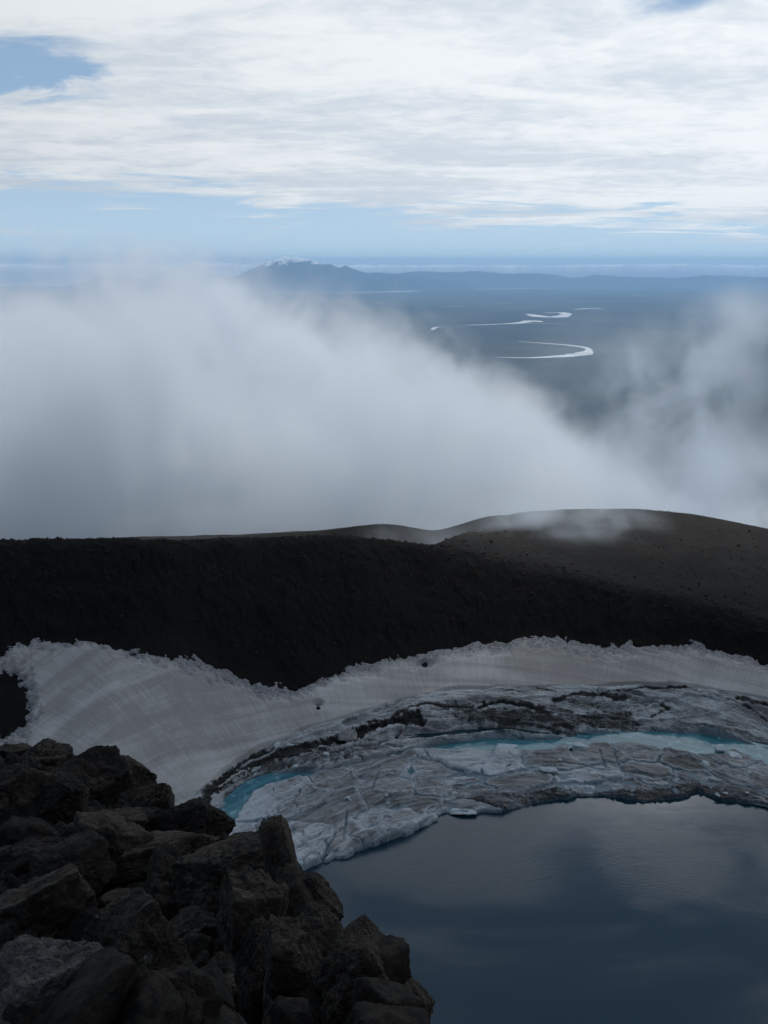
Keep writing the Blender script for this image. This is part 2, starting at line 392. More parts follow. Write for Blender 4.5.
# ------------------------------------------------------------------ snow and ice
def dist_poly(px, py, pts):
    d = np.full(px.shape, 1e9); p = np.array(pts, float)
    for a, b in zip(p[:-1], p[1:]):
        ab = b - a; t = np.clip(((px - a[0]) * ab[0] + (py - a[1]) * ab[1]) / (ab @ ab), 0, 1)
        d = np.minimum(d, np.hypot((px - a[0] - t * ab[0]), (py - a[1] - t * ab[1]) * 1.6))
    return d
def flow(X, Y):
    dx, dy = X - CX, Y - CY; th = np.arctan2(dx, dy)
    return th * 55.0, np.hypot(dx, dy)

def build_snow():
    az = np.linspace(-.47, .47, 900); t = np.linspace(0, 1, 260)
    _, _, D = nodes(az)
    r0 = D['rB'] - 2.0; r1 = D['rC'] + 9.0
    Rg = r0[None] + (r1 - r0)[None] * t[:, None]; A = np.broadcast_to(az, Rg.shape)
    X, Y = Rg * np.sin(A), Rg * np.cos(A)
    zb = look(A, Rg)
    u, v = flow(X, Y)
    rag = 2.0 * fbm(u * .14, v * .05, oct=3, seed=21) + 1.0 * ridged(u * .30, v * .12, oct=5, seed=22) + 1.0 * fbm(X * .9, Y * .9, oct=3, seed=23)
    d_up = (D['rC'][None] - Rg) + rag * (1.0 + .4 * fbm(u * .05, u * 0, oct=2, seed=24)) - 1.3
    zg = ground(X, Y)
    zs = zb + .55 * fbm(X * .06, Y * .06, oct=3, seed=26)
    px, py = proj(X, Y, zb)
    hole = np.hypot((px - 4) / 24, (py - 706) / 32) - 1 + .28 * fbm(X * .5, Y * .5, oct=4, seed=27) + .2 * fbm(X * 1.6, Y * 1.6, oct=2, seed=29)
    d = np.minimum(d_up * .30, hole * 1.6)
    for (hx, hy, s) in ((2, 757, 9), (425, 664, 6), (318, 709, 2.4)):
        d = np.minimum(d, (np.hypot((px - hx) / s, (py - hy) / (s * .6)) - 1 + .3 * fbm(X, Y, oct=3, seed=28)) * .5)
    thick = np.minimum(d, .95)
    Z = zs + 1.15 * np.clip(thick, -1.5, 1) + .1
    # lower lip: the snow breaks off over the ice
    lip = (Rg - D['rB'][None]) + .9 * fbm(u * .2, v * .2, oct=4, seed=30)
    Z = Z + .8 * sstep(0, .8, lip) - 1.0
    Z = np.where(lip < 0, Z + lip * 1.2, Z)
    # shallow melt fluting down the slope and two long terraces
    Z = Z + .03 * ridged(u * .8, v * .03, oct=2, seed=31) + .22 * ridged(u * .012, v * .16, oct=3, seed=32)
    ok = (thick > -.35) 
    q = ok[:-1, :-1] | ok[1:, 1:] | ok[:-1, 1:] | ok[1:, :-1]
    # where snow is thick keep it above the stones
    Z = np.where(thick > .02, np.maximum(Z, zg + .10 * np.clip(thick * 4, 0, 1)), Z)
    V = np.stack([X, Y, Z], -1).reshape(-1, 3)
    rimd = np.minimum(np.minimum(d_up * .16, hole * 1.1), 1); rimd = np.minimum(rimd, thick)
    V, f, th, uu, vv = prune(V, grid_faces(len(t), len(az), q), rimd, u, v)
    o = mesh_obj('snowfield', V, f, M_snow, kind='structure', label='dirty grey snow bank with ragged upper edge under the black crater wall', category='snow')
    attr(o, 'thick', th); attr(o, 'along', uu); attr(o, 'down', vv)
build_snow()

dark_lines = [  # (polyline in the photograph, half width px, strength)
    ([(470, 712), (520, 718), (570, 722), (620, 718)], 17, .60),
    ([(230, 795), (270, 768), (320, 756), (370, 745)], 9, .50),
    ([(560, 698), (600, 706), (650, 704)], 9, .42),
    ([(204, 806), (210, 792), (222, 780), (238, 768), (262, 757), (290, 752), (318, 745), (335, 738)], 8.0, .88),
    ([(222, 790), (245, 776), (275, 765), (300, 759)], 2.2, .5),
    ([(326, 742), (345, 736), (366, 729), (392, 721), (412, 716), (420, 722)], 6.0, 1.25),
    ([(300, 760), (330, 757), (352, 748), (372, 742)], 2.4, .5),
    ([(402, 708), (425, 703), (450, 706), (475, 707)], 1.5, .7),
    ([(430, 684), (470, 682), (520, 684), (556, 690)], 1.2, .8),
    ([(478, 706), (500, 701), (528, 703), (545, 712)], 3.6, 1.0),
    ([(486, 716), (510, 722), (540, 726), (570, 735), (600, 737)], 6.0, .62),
    ([(555, 700), (575, 694), (600, 695), (625, 697)], 4.5, .8),
    ([(560, 712), (585, 718), (612, 722), (630, 728)], 6.5, .55),
    ([(600, 692), (640, 688), (670, 686), (700, 688)], 1.6, .9),
    ([(655, 700), (668, 708), (655, 716)], 3.0, .6),
    ([(742, 698), (768, 704), (800, 712)], 2.6, 1.1),
    ([(745, 706), (768, 722)], 1.6, .8),
    ([(480, 728), (500, 730), (520, 738)], 2.0, .6),
    ([(345, 723), (370, 716), (400, 708)], 1.3, .35),
    ([(700, 725), (735, 730), (768, 742)], 3.0, .4)]
light_lines = [([(330, 752), (360, 742), (385, 731), (412, 727), (440, 732)], 2.0), ([(235, 768), (300, 738), (345, 722), (400, 700)], 2.0),
    ([(640, 712), (668, 700), (690, 694), (720, 700)], 2.2), ([(640, 722), (690, 718), (720, 712)], 1.6)]

def arcs(u, v, X, Y, seed):
    n = fbm(u * .042, v * .24 + .5 * fbm(X * .07, Y * .07, oct=2, seed=seed + 1), oct=3, seed=seed)
    n2 = fbm(u * .06 + 9, v * .42, oct=3, seed=seed + 2); m = sstep(-.15, .2, fbm(X * .09, Y * .09, oct=2, seed=seed + 3))
    a = (1 - sstep(.008, .035, np.abs(n))) * m; c = (1 - sstep(.006, .030, np.abs(n2 - .1))) * (1 - m)
    return np.maximum(a, c), np.floor(n * 9) / 9 * .6 + n * .4
def build_ice_sheet():
    az = np.linspace(-.47, .47, 1150); t = np.linspace(0, 1, 210)
    _, _, D = nodes(az)
    r0 = D['rM'] - 1.6; r1 = D['rB'] + 3.0
    Rg = r0[None] + (r1 - r0)[None] * t[:, None]; A = np.broadcast_to(az, Rg.shape)
    X, Y = Rg * np.sin(A), Rg * np.cos(A); u, v = flow(X, Y)
    tt = np.clip((Rg - D['rM'][None]) / (D['rB'] - D['rM'])[None], -.2, 1.3)
    warp = 3 * fbm(X * .06, Y * .06, oct=3, seed=41)
    fold = ridged(u * .045 + .3 * warp * .2, v * .30 + warp * .35, oct=5, seed=42)
    Z = .25 + 2.2 * np.clip(tt, 0, 1) ** 1.2 + 1.5 * fold * (1 - .6 * sstep(.8, 1.05, tt)) + .25 * rubble(X, Y, 1.7, 43) * (1 - sstep(.7, 1, tt)) + .2 * fbm(X * .8, Y * .8, oct=3, seed=44)
    Z = Z - .9 * sstep(.95, 1.15, tt)
    ar, ter = arcs(u, v, X, Y, 190); Z = Z - .55 * ar + 1.3 * ter * (1 - sstep(.75, 1, tt))
    edge = (Rg - D['rM'][None]) + 1.0 * fbm(u * .12, v * .12, oct=4, seed=45) - .2
    Z = np.where(edge < .5, np.minimum(Z, -.25 + edge * 2.2), Z)
    px, py = proj(X, Y, Z)
    wpx = px + 5 * fbm(X * .25, Y * .25, oct=4, seed=46); wpy = py + 2.6 * fbm(X * .35 + 7, Y * .35, oct=4, seed=47)
    dirt = np.zeros_like(px); wv = .75 + .9 * np.abs(fbm(u * .12, v * .3, oct=4, seed=48)) * 2; wr = fbm(X * 1.3, Y * 1.3, oct=4, seed=49) * 3
    for pts, w, s in dark_lines:
        d = dist_poly(wpx, wpy, pts) / (w * wv) + .25 * wr
        k = s * (1 - sstep(.35, 1.5, d)); dirt = np.maximum(dirt, k)
    Z = Z - 1.15 * np.clip(dirt - .5, 0, 1) 
    light = np.zeros_like(px)
    for pts, w in light_lines:
        light = np.maximum(light, 1 - sstep(.2, 1.2, dist_poly(wpx, wpy, pts) / w))
    Z = Z + .45 * light; dirt = dirt * (1 - .8 * light)
    dirt = np.clip(np.maximum(dirt, .52 * ar * (tt < .95)), 0, 1)  # arc crevasses darkened too: painted shade stored along with the debris
    blue = .5 * (1 - sstep(.1, .9, edge)) * (Z > -.2)
    V = np.stack([X, Y, Z], -1).reshape(-1, 3)
    ok = edge > -1.2; q = ok[:-1, :-1] & ok[1:, 1:]
    V, f, a1, a2, a3, a4, a5 = prune(V, grid_faces(len(t), len(az), q), u, v, dirt, np.where(light > .5, .2, 3.0), blue)
    o = mesh_obj('glacier_ice', V, f, M_ice, kind='structure', label='folded grey glacier ice with black debris bands below the snow bank', category='ice')
    for n, a in zip(('along', 'down', 'dirt', 'edge', 'blue'), (a1, a2, a3, a4, a5)): attr(o, n, a)
build_ice_sheet()

inner_px = [(-100, 905), (60, 890), (160, 868), (216, 834), (232, 822), (258, 796), (280, 781), (305, 774), (330, 770), (380, 760), (420, 753), (470, 748), (500, 750), (550, 751), (578, 752), (605, 743), (635, 744), (660, 750), (690, 756), (716, 757), (732, 750), (745, 758), (775, 768), (820, 780)]
outer_px = [(820, 832), (775, 812), (745, 803), (722, 799), (705, 790), (690, 794), (650, 798), (610, 796), (560, 798), (510, 803), (490, 808), (470, 815), (445, 812), (410, 829), (372, 849), (345, 859), (305, 863), (240, 872), (150, 884), (60, 905), (-100, 925)]
def w_of(pts, z=0.3): return [tuple(float(c) for c in at_z(a, b, z)) for a, b in pts]

def strip(name, lo, hi, z, mat, nr=24, nc=500, **kw):
    az = np.linspace(-.45, .45, nc); t = np.linspace(0, 1, nr)
    Rg = lo(az)[None] * (1 - t[:, None]) + hi(az)[None] * t[:, None]; A = np.broadcast_to(az, Rg.shape)
    X, Y = Rg * np.sin(A), Rg * np.cos(A); u, v = flow(X, Y)
    o = mesh_obj(name, np.stack([X, Y, 0 * X + z], -1), grid_faces(nr, nc), mat, **kw); attr(o, 'along', u); attr(o, 'down', v)
cI = curve(inner_px)
strip('melt_pool', lambda a: H / cI(a) - 2.5, lambda a: H / cM(a) + 1.5, .16, M_pool, kind='structure', label='turquoise melt water lying between the glacier ice and the floes', category='melt water')
def under_lo(a): return H / cA(a) + .9 + 1.4 * fbm(a * 60, a * 0 + 2, oct=4, seed=61)
strip('submerged_ice', under_lo, lambda a: H / cI(a) - .8, .20, M_under, kind='structure', label='pale submerged ice between the floes', category='ice')

def clip_half(poly, nx, ny, c):                  # keep points with n.p <= c
    out = []
    for i in range(len(poly)):
        a, b = poly[i], poly[(i + 1) % len(poly)]
        da, db = nx * a[0] + ny * a[1] - c, nx * b[0] + ny * b[1] - c
        if da <= 0: out.append(a)
        if da * db < 0:
            t = da / (da - db); out.append((a[0] + (b[0] - a[0]) * t, a[1] + (b[1] - a[1]) * t))
    return out
def inside_dist(X, Y, poly):
    ins = np.zeros(X.shape, bool); d = np.full(X.shape, 1e9); p = np.array(poly)
    for a, b in zip(p, np.roll(p, -1, 0)):
        ab = b - a; L = ab @ ab
        if L < 1e-9: continue
        t = np.clip(((X - a[0]) * ab[0] + (Y - a[1]) * ab[1]) / L, 0, 1)
        d = np.minimum(d, np.hypot(X - a[0] - t * ab[0], Y - a[1] - t * ab[1]))
        cr = (a[1] > Y) != (b[1] > Y)
        if a[1] != b[1]: ins ^= cr & (X < (b[0] - a[0]) * (Y - a[1]) / (b[1] - a[1]) + a[0])
    return np.where(ins, d, -d)
region = w_of(inner_px + outer_px)
# seeds: px, py, top height, dirt, label
FL = [
 (244, 838, .5, .15, 'small pale floe squeezed against the foreground rocks beside the turquoise pool'),
 (262, 806, .7, .05, 'smooth beige floe along the near side of the left turquoise pool'),
 (296, 798, .6, .35, 'brown lens shaped floe framed by a white curved ridge'),
 (303, 840, .8, .05, 'broad pale floe forming the lower left tip of the ice'),
 (352, 836, .8, .10, 'rounded grey floe at the lake edge with an open blue crack'),
 (338, 808, .6, .05, 'grey white floe in the middle of the left ice raft'),
 (385, 822, .6, .25, 'brownish floe curving along the lake edge'),
 (420, 803, .45, .0, 'bluish sheet floe sloping into the lake beside the brown notch'),
 (345, 781, .6, .3, 'broken brown floe full of small cracks behind the left raft'),
 (384, 790, .6, .2, 'knobbly grey floe with jumbled ice on top'),
 (378, 770, .7, .0, 'pale angular floe beside the small blue ice pyramid'),
 (425, 772, .7, .05, 'flat beige floe right of the small blue ice pyramid'),
 (440, 788, .5, .4, 'dark cracked floe covered with fine brown rubble'),
 (456, 760, .7, .0, 'light floe bordering the thin strip of melt water'),
 (478, 796, .6, .55, 'triangular dark brown floe beside the lake'),
 (463, 812, .4, .0, 'little white floe rimming the dark triangular one'),
 (500, 762, .6, .0, 'long pale beige floe just left of the upright ice block'),
 (520, 782, .8, .35, 'wide brown humped floe with fine layers'),
 (540, 798, .5, .45, 'low dark floe with a crumbling edge on the lake'),
 (553, 762, .6, .1, 'small floe directly under the upright white ice block'),
 (585, 778, .5, .05, 'smooth grey ice ramp right of the humped brown floe'),
 (608, 757, .9, .2, 'beige floe rising behind with two brown diagonal stripes'),
 (600, 792, .5, .65, 'dirty black edged floe at the middle of the far shore'),
 (646, 757, .6, .0, 'clean bluish floe standing in the turquoise water'),
 (650, 775, .5, .1, 'flat streaked grey floe in the centre of the right raft'),
 (652, 791, .5, .7, 'blackened floe with melted holes along the lake'),
 (688, 765, .7, .4, 'brown oval floe with a white rim in the right raft'),
 (694, 784, .5, .5, 'dark floe beside the small bay of the lake'),
 (728, 756, .9, .1, 'jagged floe with white tips at the right end of the turquoise water'),
 (724, 778, .6, .05, 'long white streaked floe running down to the right'),
 (738, 795, .5, .5, 'dark undercut floe along the lake at the right edge'),
 (760, 768, .7, .3, 'round brown topped floe at the right edge of the picture'),
 (768, 788, .6, .15, 'striped floe cut by the right edge of the picture'),
 (800, 800, .6, .2, None), (160, 872, .6, .2, None), (60, 892, .6, .2, None)]
seeds = np.array([at_z(a, b, .3) for a, b, *_ in FL])
cracks = [([(228, 822), (246, 820), (262, 822), (276, 820), (300, 818), (326, 803)], 1.1), ([(321, 862), (328, 848), (337, 832)], 1.0), ([(345, 840), (347, 812)], .8), ([(350, 835), (369, 849)], 1.2),
    ([(255, 825), (262, 838), (272, 848)], 1.0), ([(425, 752), (432, 762), (450, 768), (470, 772)], .7), ([(410, 776), (425, 770)], .6), ([(452, 775), (476, 765)], .9), ([(598, 750), (606, 768)], .8), ([(612, 748), (622, 768)], .8),
    ([(560, 762), (590, 768), (640, 772), (700, 782), (740, 790)], .7), ([(300, 812), (292, 800), (300, 790)], .6), ([(380, 775), (372, 790)], .6), ([(705, 770), (740, 788), (768, 800)], .7), ([(690, 775), (730, 795)], .6)]
ridges = [([(270, 826), (269, 812), (276, 801), (290, 792), (312, 785), (338, 776), (368, 766), (402, 757)], 1.8), ([(360, 852), (395, 834), (425, 815), (445, 800)], 1.6), ([(290, 812), (310, 806), (330, 796), (352, 792)], 1.4),
    ([(540, 795), (575, 784), (620, 778), (680, 778), (720, 786)], 1.5), ([(700, 765), (730, 778), (768, 792)], 1.4), ([(500, 772), (530, 766), (560, 772)], 1.2), ([(345, 800), (370, 792), (392, 796)], 1.6), ([(672, 758), (690, 756), (708, 768)], 1.2)]
PW = np.random.default_rng(5).uniform(-9, 9, len(FL))
def build_floes():
    for k, (px0, py0, top, dirt0, lab) in enumerate(FL):
        if lab is None and px0 < 400: continue
        poly = list(region); s = seeds[k]
        for j, q in enumerate(seeds):
            if j == k: continue
            # squash depth so that cells lie long and flat along the shore
            fd = np.array([s[1] - CY, -(s[0] - CX)]); fd = fd / np.hypot(*fd); fn = np.array([-fd[1], fd[0]])
            n = fd * (fd @ (q - s)) + fn * (fn @ (q - s)) * 2.4 if j > k else None
            if n is None:
                f2 = np.array([q[1] - CY, -(q[0] - CX)]); f2 = f2 / np.hypot(*f2); g2 = np.array([-f2[1], f2[0]]); n = f2 * (f2 @ (q - s)) + g2 * (g2 @ (q - s)) * 2.4
            mid = (q + s) / 2; c = n @ mid + (PW[k] - PW[j]) / 2
            if np.hypot(*(q - s)) > 60: continue
            poly = clip_half(poly, n[0], n[1], c)
            if len(poly) < 3: break
        if len(poly) < 3: continue
        P = np.array(poly); x0, y0 = P.min(0) - 1.2; x1, y1 = P.max(0) + 1.2; st = .17
        X, Y = np.meshgrid(np.arange(x0, x1, st), np.arange(y0, y1, st))
        wob = 1.5
        Xw = X + wob * 1.7 * fbm(X * .16, Y * .22, oct=5, seed=70); Yw = Y + wob * 1.5 * fbm(X * .16 + 31, Y * .16, oct=5, seed=71)
        gap = np.clip(-.22 + .62 * vnoise(X * .16, Y * .16, None, 72), -.22, .5)
        d = inside_dist(Xw, Yw, poly) - gap
        ppx, ppy = proj(X, Y, .6 + 0 * X); ppx = ppx + 3.0 * fbm(X * .3, Y * .3, oct=3, seed=171); ppy = ppy + 1.6 * fbm(X * .3 + 5, Y * .3, oct=3, seed=172)
        ck = np.zeros_like(X); rg = np.zeros_like(X)
        for pts, wd in cracks: ck = np.maximum(ck, 1 - sstep(.5, 1.3, dist_poly(ppx, ppy, pts) / wd))
        for pts, wd in ridges: rg = np.maximum(rg, 1 - sstep(.0, 1.4, dist_poly(ppx, ppy, pts) / wd))
        u, v = flow(X, Y)
        rs = np.random.default_rng(100 + k); tx, ty = rs.uniform(-.055, .055, 2)
        T = .35 + top * .65 + tx * (X - s[0]) + ty * (Y - s[1]) + .22 * ridged(u * .10, v * .45, oct=4, seed=73 + k) + .12 * fbm(X * 1.1, Y * 1.1, oct=3, seed=74)
        jum = sstep(0, .5, fbm(X * .2, Y * .2, oct=2, seed=75))
        T = T + .30 * jum * rubble(X, Y, 1.1, 76)
        if dirt0 > .44: T = T + .35 * rubble(X, Y, .9, 77) - .1
        Z = np.minimum(T, -.1 + np.maximum(d, -.5) * 2.6 + .5 * (d > 0) * sstep(0, .12, d))
        Z = np.minimum(Z, T - .22 * (1 - sstep(0, 1.0, d)))
        ar, ter = arcs(u, v, X, Y, 180); Z = Z + .32 * rg - .45 * ck * (d > 0) - .30 * ar * (d > 0) + .75 * ter * sstep(.2, 1.2, d); ck = np.maximum(ck, .55 * ar)  # arc crevasses also get their shade painted in as a dark blue tint
        ok = d > -.3; q = ok[:-1, :-1] & ok[1:, 1:] & ok[1:, :-1] & ok[:-1, 1:]
        if q.sum() < 20: continue
        dirt = np.clip(dirt0 * .55 + .0 * X, 0, 1)
        if dirt0 > .44:
            ppx, ppy = proj(X, Y, Z)
            lakeward = H / cA(np.arctan2(X, Y)); rr = np.hypot(X, Y)
            dirt = np.clip(dirt * .3 + (.62 + .5 * fbm(X * .3, Y * .3, oct=3, seed=78)) * (1 - sstep(.3, 3.0, rr - lakeward)) * (dirt0 > .44), 0, .74)
        edge = np.minimum(np.where(d < 1.2, d, 1.2), 1.2 - rg * 1.1)
        V = np.stack([X - s[0], Y - s[1], Z], -1).reshape(-1, 3)
        blue = np.maximum(.55 * (1 - sstep(.02, .22, d)), .85 * ck)
        V, f, a1, a2, a3, a4, a5 = prune(V, grid_faces(X.shape[0], X.shape[1], q), u, v, dirt + 0 * X, edge, blue)
        o = mesh_obj('ice_floe', V, f, M_floe, label=lab or 'pale floe beyond the right edge of the picture', category='ice floe', group='ice floes along the lake shore')
        o.location = (s[0], s[1], 0)
        for n, a in zip(('along', 'down', 'dirt', 'edge', 'blue'), (a1, a2, a3, a4, a5)): attr(o, n, a)
build_floes()

# ------------------------------------------------------------------ angular stones
def ico(sub):
    import bmesh
    bm = bmesh.new(); bmesh.ops.create_icosphere(bm, subdivisions=sub, radius=1)
    V = np.array([v.co[:] for v in bm.verts]); f = np.array([[v.index for v in p.verts] for p in bm.faces]); bm.free(); return V, f
ICO = {s: ico(s) for s in (2, 3, 4, 5, 6)}
def stone(seed, sub=5, planes=13, flat=.0, rough=1.0, sharp=14.0):
    rs = np.random.default_rng(seed); V, f = ICO[sub]; V = V / np.linalg.norm(V, axis=1)[:, None]
    n = rs.normal(size=(planes, 3)); n /= np.linalg.norm(n, axis=1)[:, None]
    n = np.vstack([n, np.eye(3), -np.eye(3)]); hgt = rs.uniform(.62, .95, len(n)); hgt[planes:] = rs.uniform(.85, 1, 6)
    d = np.maximum(V @ n.T, 1e-3) / hgt
    r = 1 / (np.sum(d ** sharp, 1) ** (1 / sharp))
    P = V * r[:, None]
    o = seed * 3.1
    k = .060 * rough * fbm(P[:, 0] * 1.9 + o, P[:, 1] * 1.9, P[:, 2] * 1.9, 3, seed=1)
    k = k + .055 * rough * fbm(P[:, 0] * 6 + o, P[:, 1] * 6, P[:, 2] * 6, 3, seed=2)
    cr = 1 - np.abs(vnoise(P[:, 0] * 2.2 + o, P[:, 1] * 2.2, P[:, 2] * 2.2, 9)) * 5; k = k - .075 * rough * np.clip(cr, 0, 1)
    cr = 1 - np.abs(vnoise(P[:, 0] * 4.6 + o, P[:, 1] * 4.6 + 3, P[:, 2] * 4.6, 10)) * 4; k = k - .028 * rough * np.clip(cr, 0, 1)
    wl = 1 - np.abs(vnoise(P[:, 0] * 9 + o, P[:, 1] * 9, P[:, 2] * 9, 12)) * 3; k = k + .026 * rough * wl
    if sub >= 5: k = k + .018 * rough * fbm(P[:, 0] * 20 + o, P[:, 1] * 20, P[:, 2] * 20, 3, seed=3)
    P = P + V * k[:, None]
    return P / np.abs(P).max(0)[None], f
def rotm(ax, ay, az_):
    def m(a, i, j): M = np.eye(3); M[i, i] = M[j, j] = cos(a); M[i, j] = -sin(a); M[j, i] = sin(a); return M
    return m(az_, 0, 1) @ m(ay, 0, 2) @ m(ax, 1, 2)

def hit(px, py):                                 # first point of the smooth ground along a sight line
    x, y, z = ray(px, py); h = math.hypot(x, y); az = math.atan2(x, y)
    rr = np.linspace(1, 30, 1500); zr = H + z / h * rr; g = look(np.full(rr.shape, az), rr)
    rG = np.interp(az, G_az, G_px[:, 2])
    k = np.argmax(zr < g) if (zr < g).any() and rr[np.argmax(zr < g)] < rG else None
    r = rr[k] if k else rG
    return np.array([x / h * r, y / h * r, H + z / h * r])
# centre px, py, width px, height px, tilt (deg in the picture), material, label
B = [
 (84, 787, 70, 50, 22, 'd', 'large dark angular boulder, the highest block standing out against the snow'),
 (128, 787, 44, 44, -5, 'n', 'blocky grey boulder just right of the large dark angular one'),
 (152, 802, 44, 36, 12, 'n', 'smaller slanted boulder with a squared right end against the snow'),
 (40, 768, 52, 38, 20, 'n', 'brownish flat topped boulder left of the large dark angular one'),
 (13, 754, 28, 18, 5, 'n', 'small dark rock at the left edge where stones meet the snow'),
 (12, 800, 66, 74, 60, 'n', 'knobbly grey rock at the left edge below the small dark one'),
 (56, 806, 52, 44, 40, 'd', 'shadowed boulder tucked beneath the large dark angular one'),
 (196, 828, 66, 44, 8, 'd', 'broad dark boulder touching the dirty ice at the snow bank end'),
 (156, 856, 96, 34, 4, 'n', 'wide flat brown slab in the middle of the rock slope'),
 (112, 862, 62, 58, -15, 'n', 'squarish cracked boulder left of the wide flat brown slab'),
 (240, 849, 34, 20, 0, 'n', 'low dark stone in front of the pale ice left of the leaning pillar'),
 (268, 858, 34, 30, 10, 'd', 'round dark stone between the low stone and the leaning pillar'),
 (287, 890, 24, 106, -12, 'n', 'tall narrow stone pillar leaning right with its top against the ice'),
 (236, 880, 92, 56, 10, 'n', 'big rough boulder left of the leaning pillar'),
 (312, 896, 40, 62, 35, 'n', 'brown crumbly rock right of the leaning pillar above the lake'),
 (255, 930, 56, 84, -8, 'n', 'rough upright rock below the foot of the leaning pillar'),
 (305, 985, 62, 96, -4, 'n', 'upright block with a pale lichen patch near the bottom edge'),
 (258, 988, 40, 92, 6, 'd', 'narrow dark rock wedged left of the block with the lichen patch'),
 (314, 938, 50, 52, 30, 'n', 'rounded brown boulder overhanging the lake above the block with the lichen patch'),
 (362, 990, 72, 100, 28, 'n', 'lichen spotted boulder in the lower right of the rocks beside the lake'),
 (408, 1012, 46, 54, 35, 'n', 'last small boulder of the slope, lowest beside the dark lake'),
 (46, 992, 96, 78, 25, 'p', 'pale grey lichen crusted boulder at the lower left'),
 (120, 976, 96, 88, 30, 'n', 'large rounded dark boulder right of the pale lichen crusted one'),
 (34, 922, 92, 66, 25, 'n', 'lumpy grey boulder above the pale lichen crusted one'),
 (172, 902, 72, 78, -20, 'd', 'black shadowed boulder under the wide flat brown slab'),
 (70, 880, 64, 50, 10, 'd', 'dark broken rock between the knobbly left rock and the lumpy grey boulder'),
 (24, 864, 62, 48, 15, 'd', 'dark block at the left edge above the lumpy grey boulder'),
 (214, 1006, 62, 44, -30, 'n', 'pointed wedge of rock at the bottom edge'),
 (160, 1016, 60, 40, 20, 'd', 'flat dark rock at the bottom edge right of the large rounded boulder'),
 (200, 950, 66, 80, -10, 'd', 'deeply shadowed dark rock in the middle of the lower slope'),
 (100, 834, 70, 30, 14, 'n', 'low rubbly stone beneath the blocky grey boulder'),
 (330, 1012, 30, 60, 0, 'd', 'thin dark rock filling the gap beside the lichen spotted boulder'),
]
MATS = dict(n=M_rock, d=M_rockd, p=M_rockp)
for k, (px, py, w, h, tilt, mk, lab) in enumerate(B):
    c = hit(px, py); D = np.linalg.norm(c - [0, 0, H])
    a = w * D / F / 2 * 1.28; b = h * D / F / 2 * 1.26; dep = (a + b) * .5 * 1.0
    P, f = stone(200 + k, 6, planes=7 + k % 5 if k != 12 else 1, rough=1.0, sharp=70 if k != 12 else 9)
    az0 = math.atan2(c[0], c[1])
    # own axes: across, away, up; tilted in the plane facing the camera
    P = P @ rotm(.15, 0, .5 * ((k * 37) % 10) / 10).T if k not in (12,) else P
    P = P / np.abs(P).max(0)[None] * np.array([a, dep, b])
    P = P @ rotm(0, R_(tilt) if k != 12 else -R_(-12), 0).T @ rotm(R_(-18), 0, -az0).T
    if k != 12:
        ww = np.abs(P @ np.array([cos(az0), -sin(az0), 0])).max(); P = P * (a / ww) ** .6
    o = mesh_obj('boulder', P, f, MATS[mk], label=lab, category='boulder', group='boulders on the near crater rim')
    o.location = tuple(c * .99 + np.array([0, 0, H]) * .01)

# lesser stones between the boulders, copied from a few shapes
protos = [stone(400 + i, 4, planes=7 + i % 4, rough=1.2, sharp=30) for i in range(9)]
pm = []
first = None
cnt = 0
def along_slope():
    while True:
        yield rng.uniform(-30, 430), rng.uniform(770, 1040)
gen = along_slope()
smalls = []
proto_meshes = {}
while cnt < 150:
    px, py = next(gen)
    az = float(az_of(px, py)); t = float(tdep(px, py))
    if t < np.interp(az, G_az, G_t) + .015: continue
    c = hit(px, py); gz = float(ground(np.array([c[0]]), np.array([c[1]]))[0])
    if abs(gz - c[2]) > .9: continue
    i = int(rng.integers(9)); mk = 'nnd'[int(rng.integers(3))]
    s = 10 ** rng.uniform(-1.25, -.62) * (.5 + np.hypot(c[0], c[1]) / 14)
    key = (i, mk)
    if key not in proto_meshes:
        P, f = protos[i]; o = mesh_obj('stone', P, f, MATS[mk]); proto_meshes[key] = o
    else:
        o = proto_meshes[key].copy(); COL.objects.link(o)
    o.scale = (s * rng.uniform(.7, 1.3), s * rng.uniform(.7, 1.2), s * rng.uniform(.5, .9))
    o.rotation_euler = (rng.uniform(-.6, .6), rng.uniform(-.6, .6), rng.uniform(0, 6.28))
    o.location = (c[0], c[1], gz + .25 * s)
    o['label'] = 'small dark angular stone lying loose among the big foreground boulders'; o['category'] = 'stone'; o['group'] = 'loose stones among the boulders'
    cnt += 1

# scree on the crater wall and the rounded shoulder behind it
def build_scree():
    Vs, Fs, n = [], [], 0
    bases = [stone(500 + i, 2, planes=8, rough=1.0) for i in range(6)]
    for k in range(9000):
        az = rng.uniform(-.42, .42); _, _, D = None, None, None
        j = int(np.interp(az, AZ, np.arange(len(AZ))))
        rC, rD = DD['rC'][j], DD['rD'][j]
        r = rng.uniform(rC + 3, rD + 2) if k % 2 else rD + rng.uniform(0, 1) ** 2.5 * 70
        s = min(.55, .07 * (1 / rng.uniform(.02, 1)) ** .45)
        x, y = r * sin(az), r * cos(az); z = float(ground(np.array([x]), np.array([y]))[0])
        P, f = bases[k % 6]
        P = (P * np.array([s, s * rng.uniform(.7, 1.2), s * rng.uniform(.5, .9)])) @ rotm(rng.uniform(-.5, .5), rng.uniform(-.5, .5), rng.uniform(0, 6.3)).T
        Vs.append(P + [x, y, z + .15 * s]); Fs.append(f + n); n += len(P)
    mesh_obj('scree', np.vstack(Vs), np.vstack(Fs), M_rockd, kind='stuff', label='loose black stones strewn over the crater wall and rim', category='scree')
build_scree()

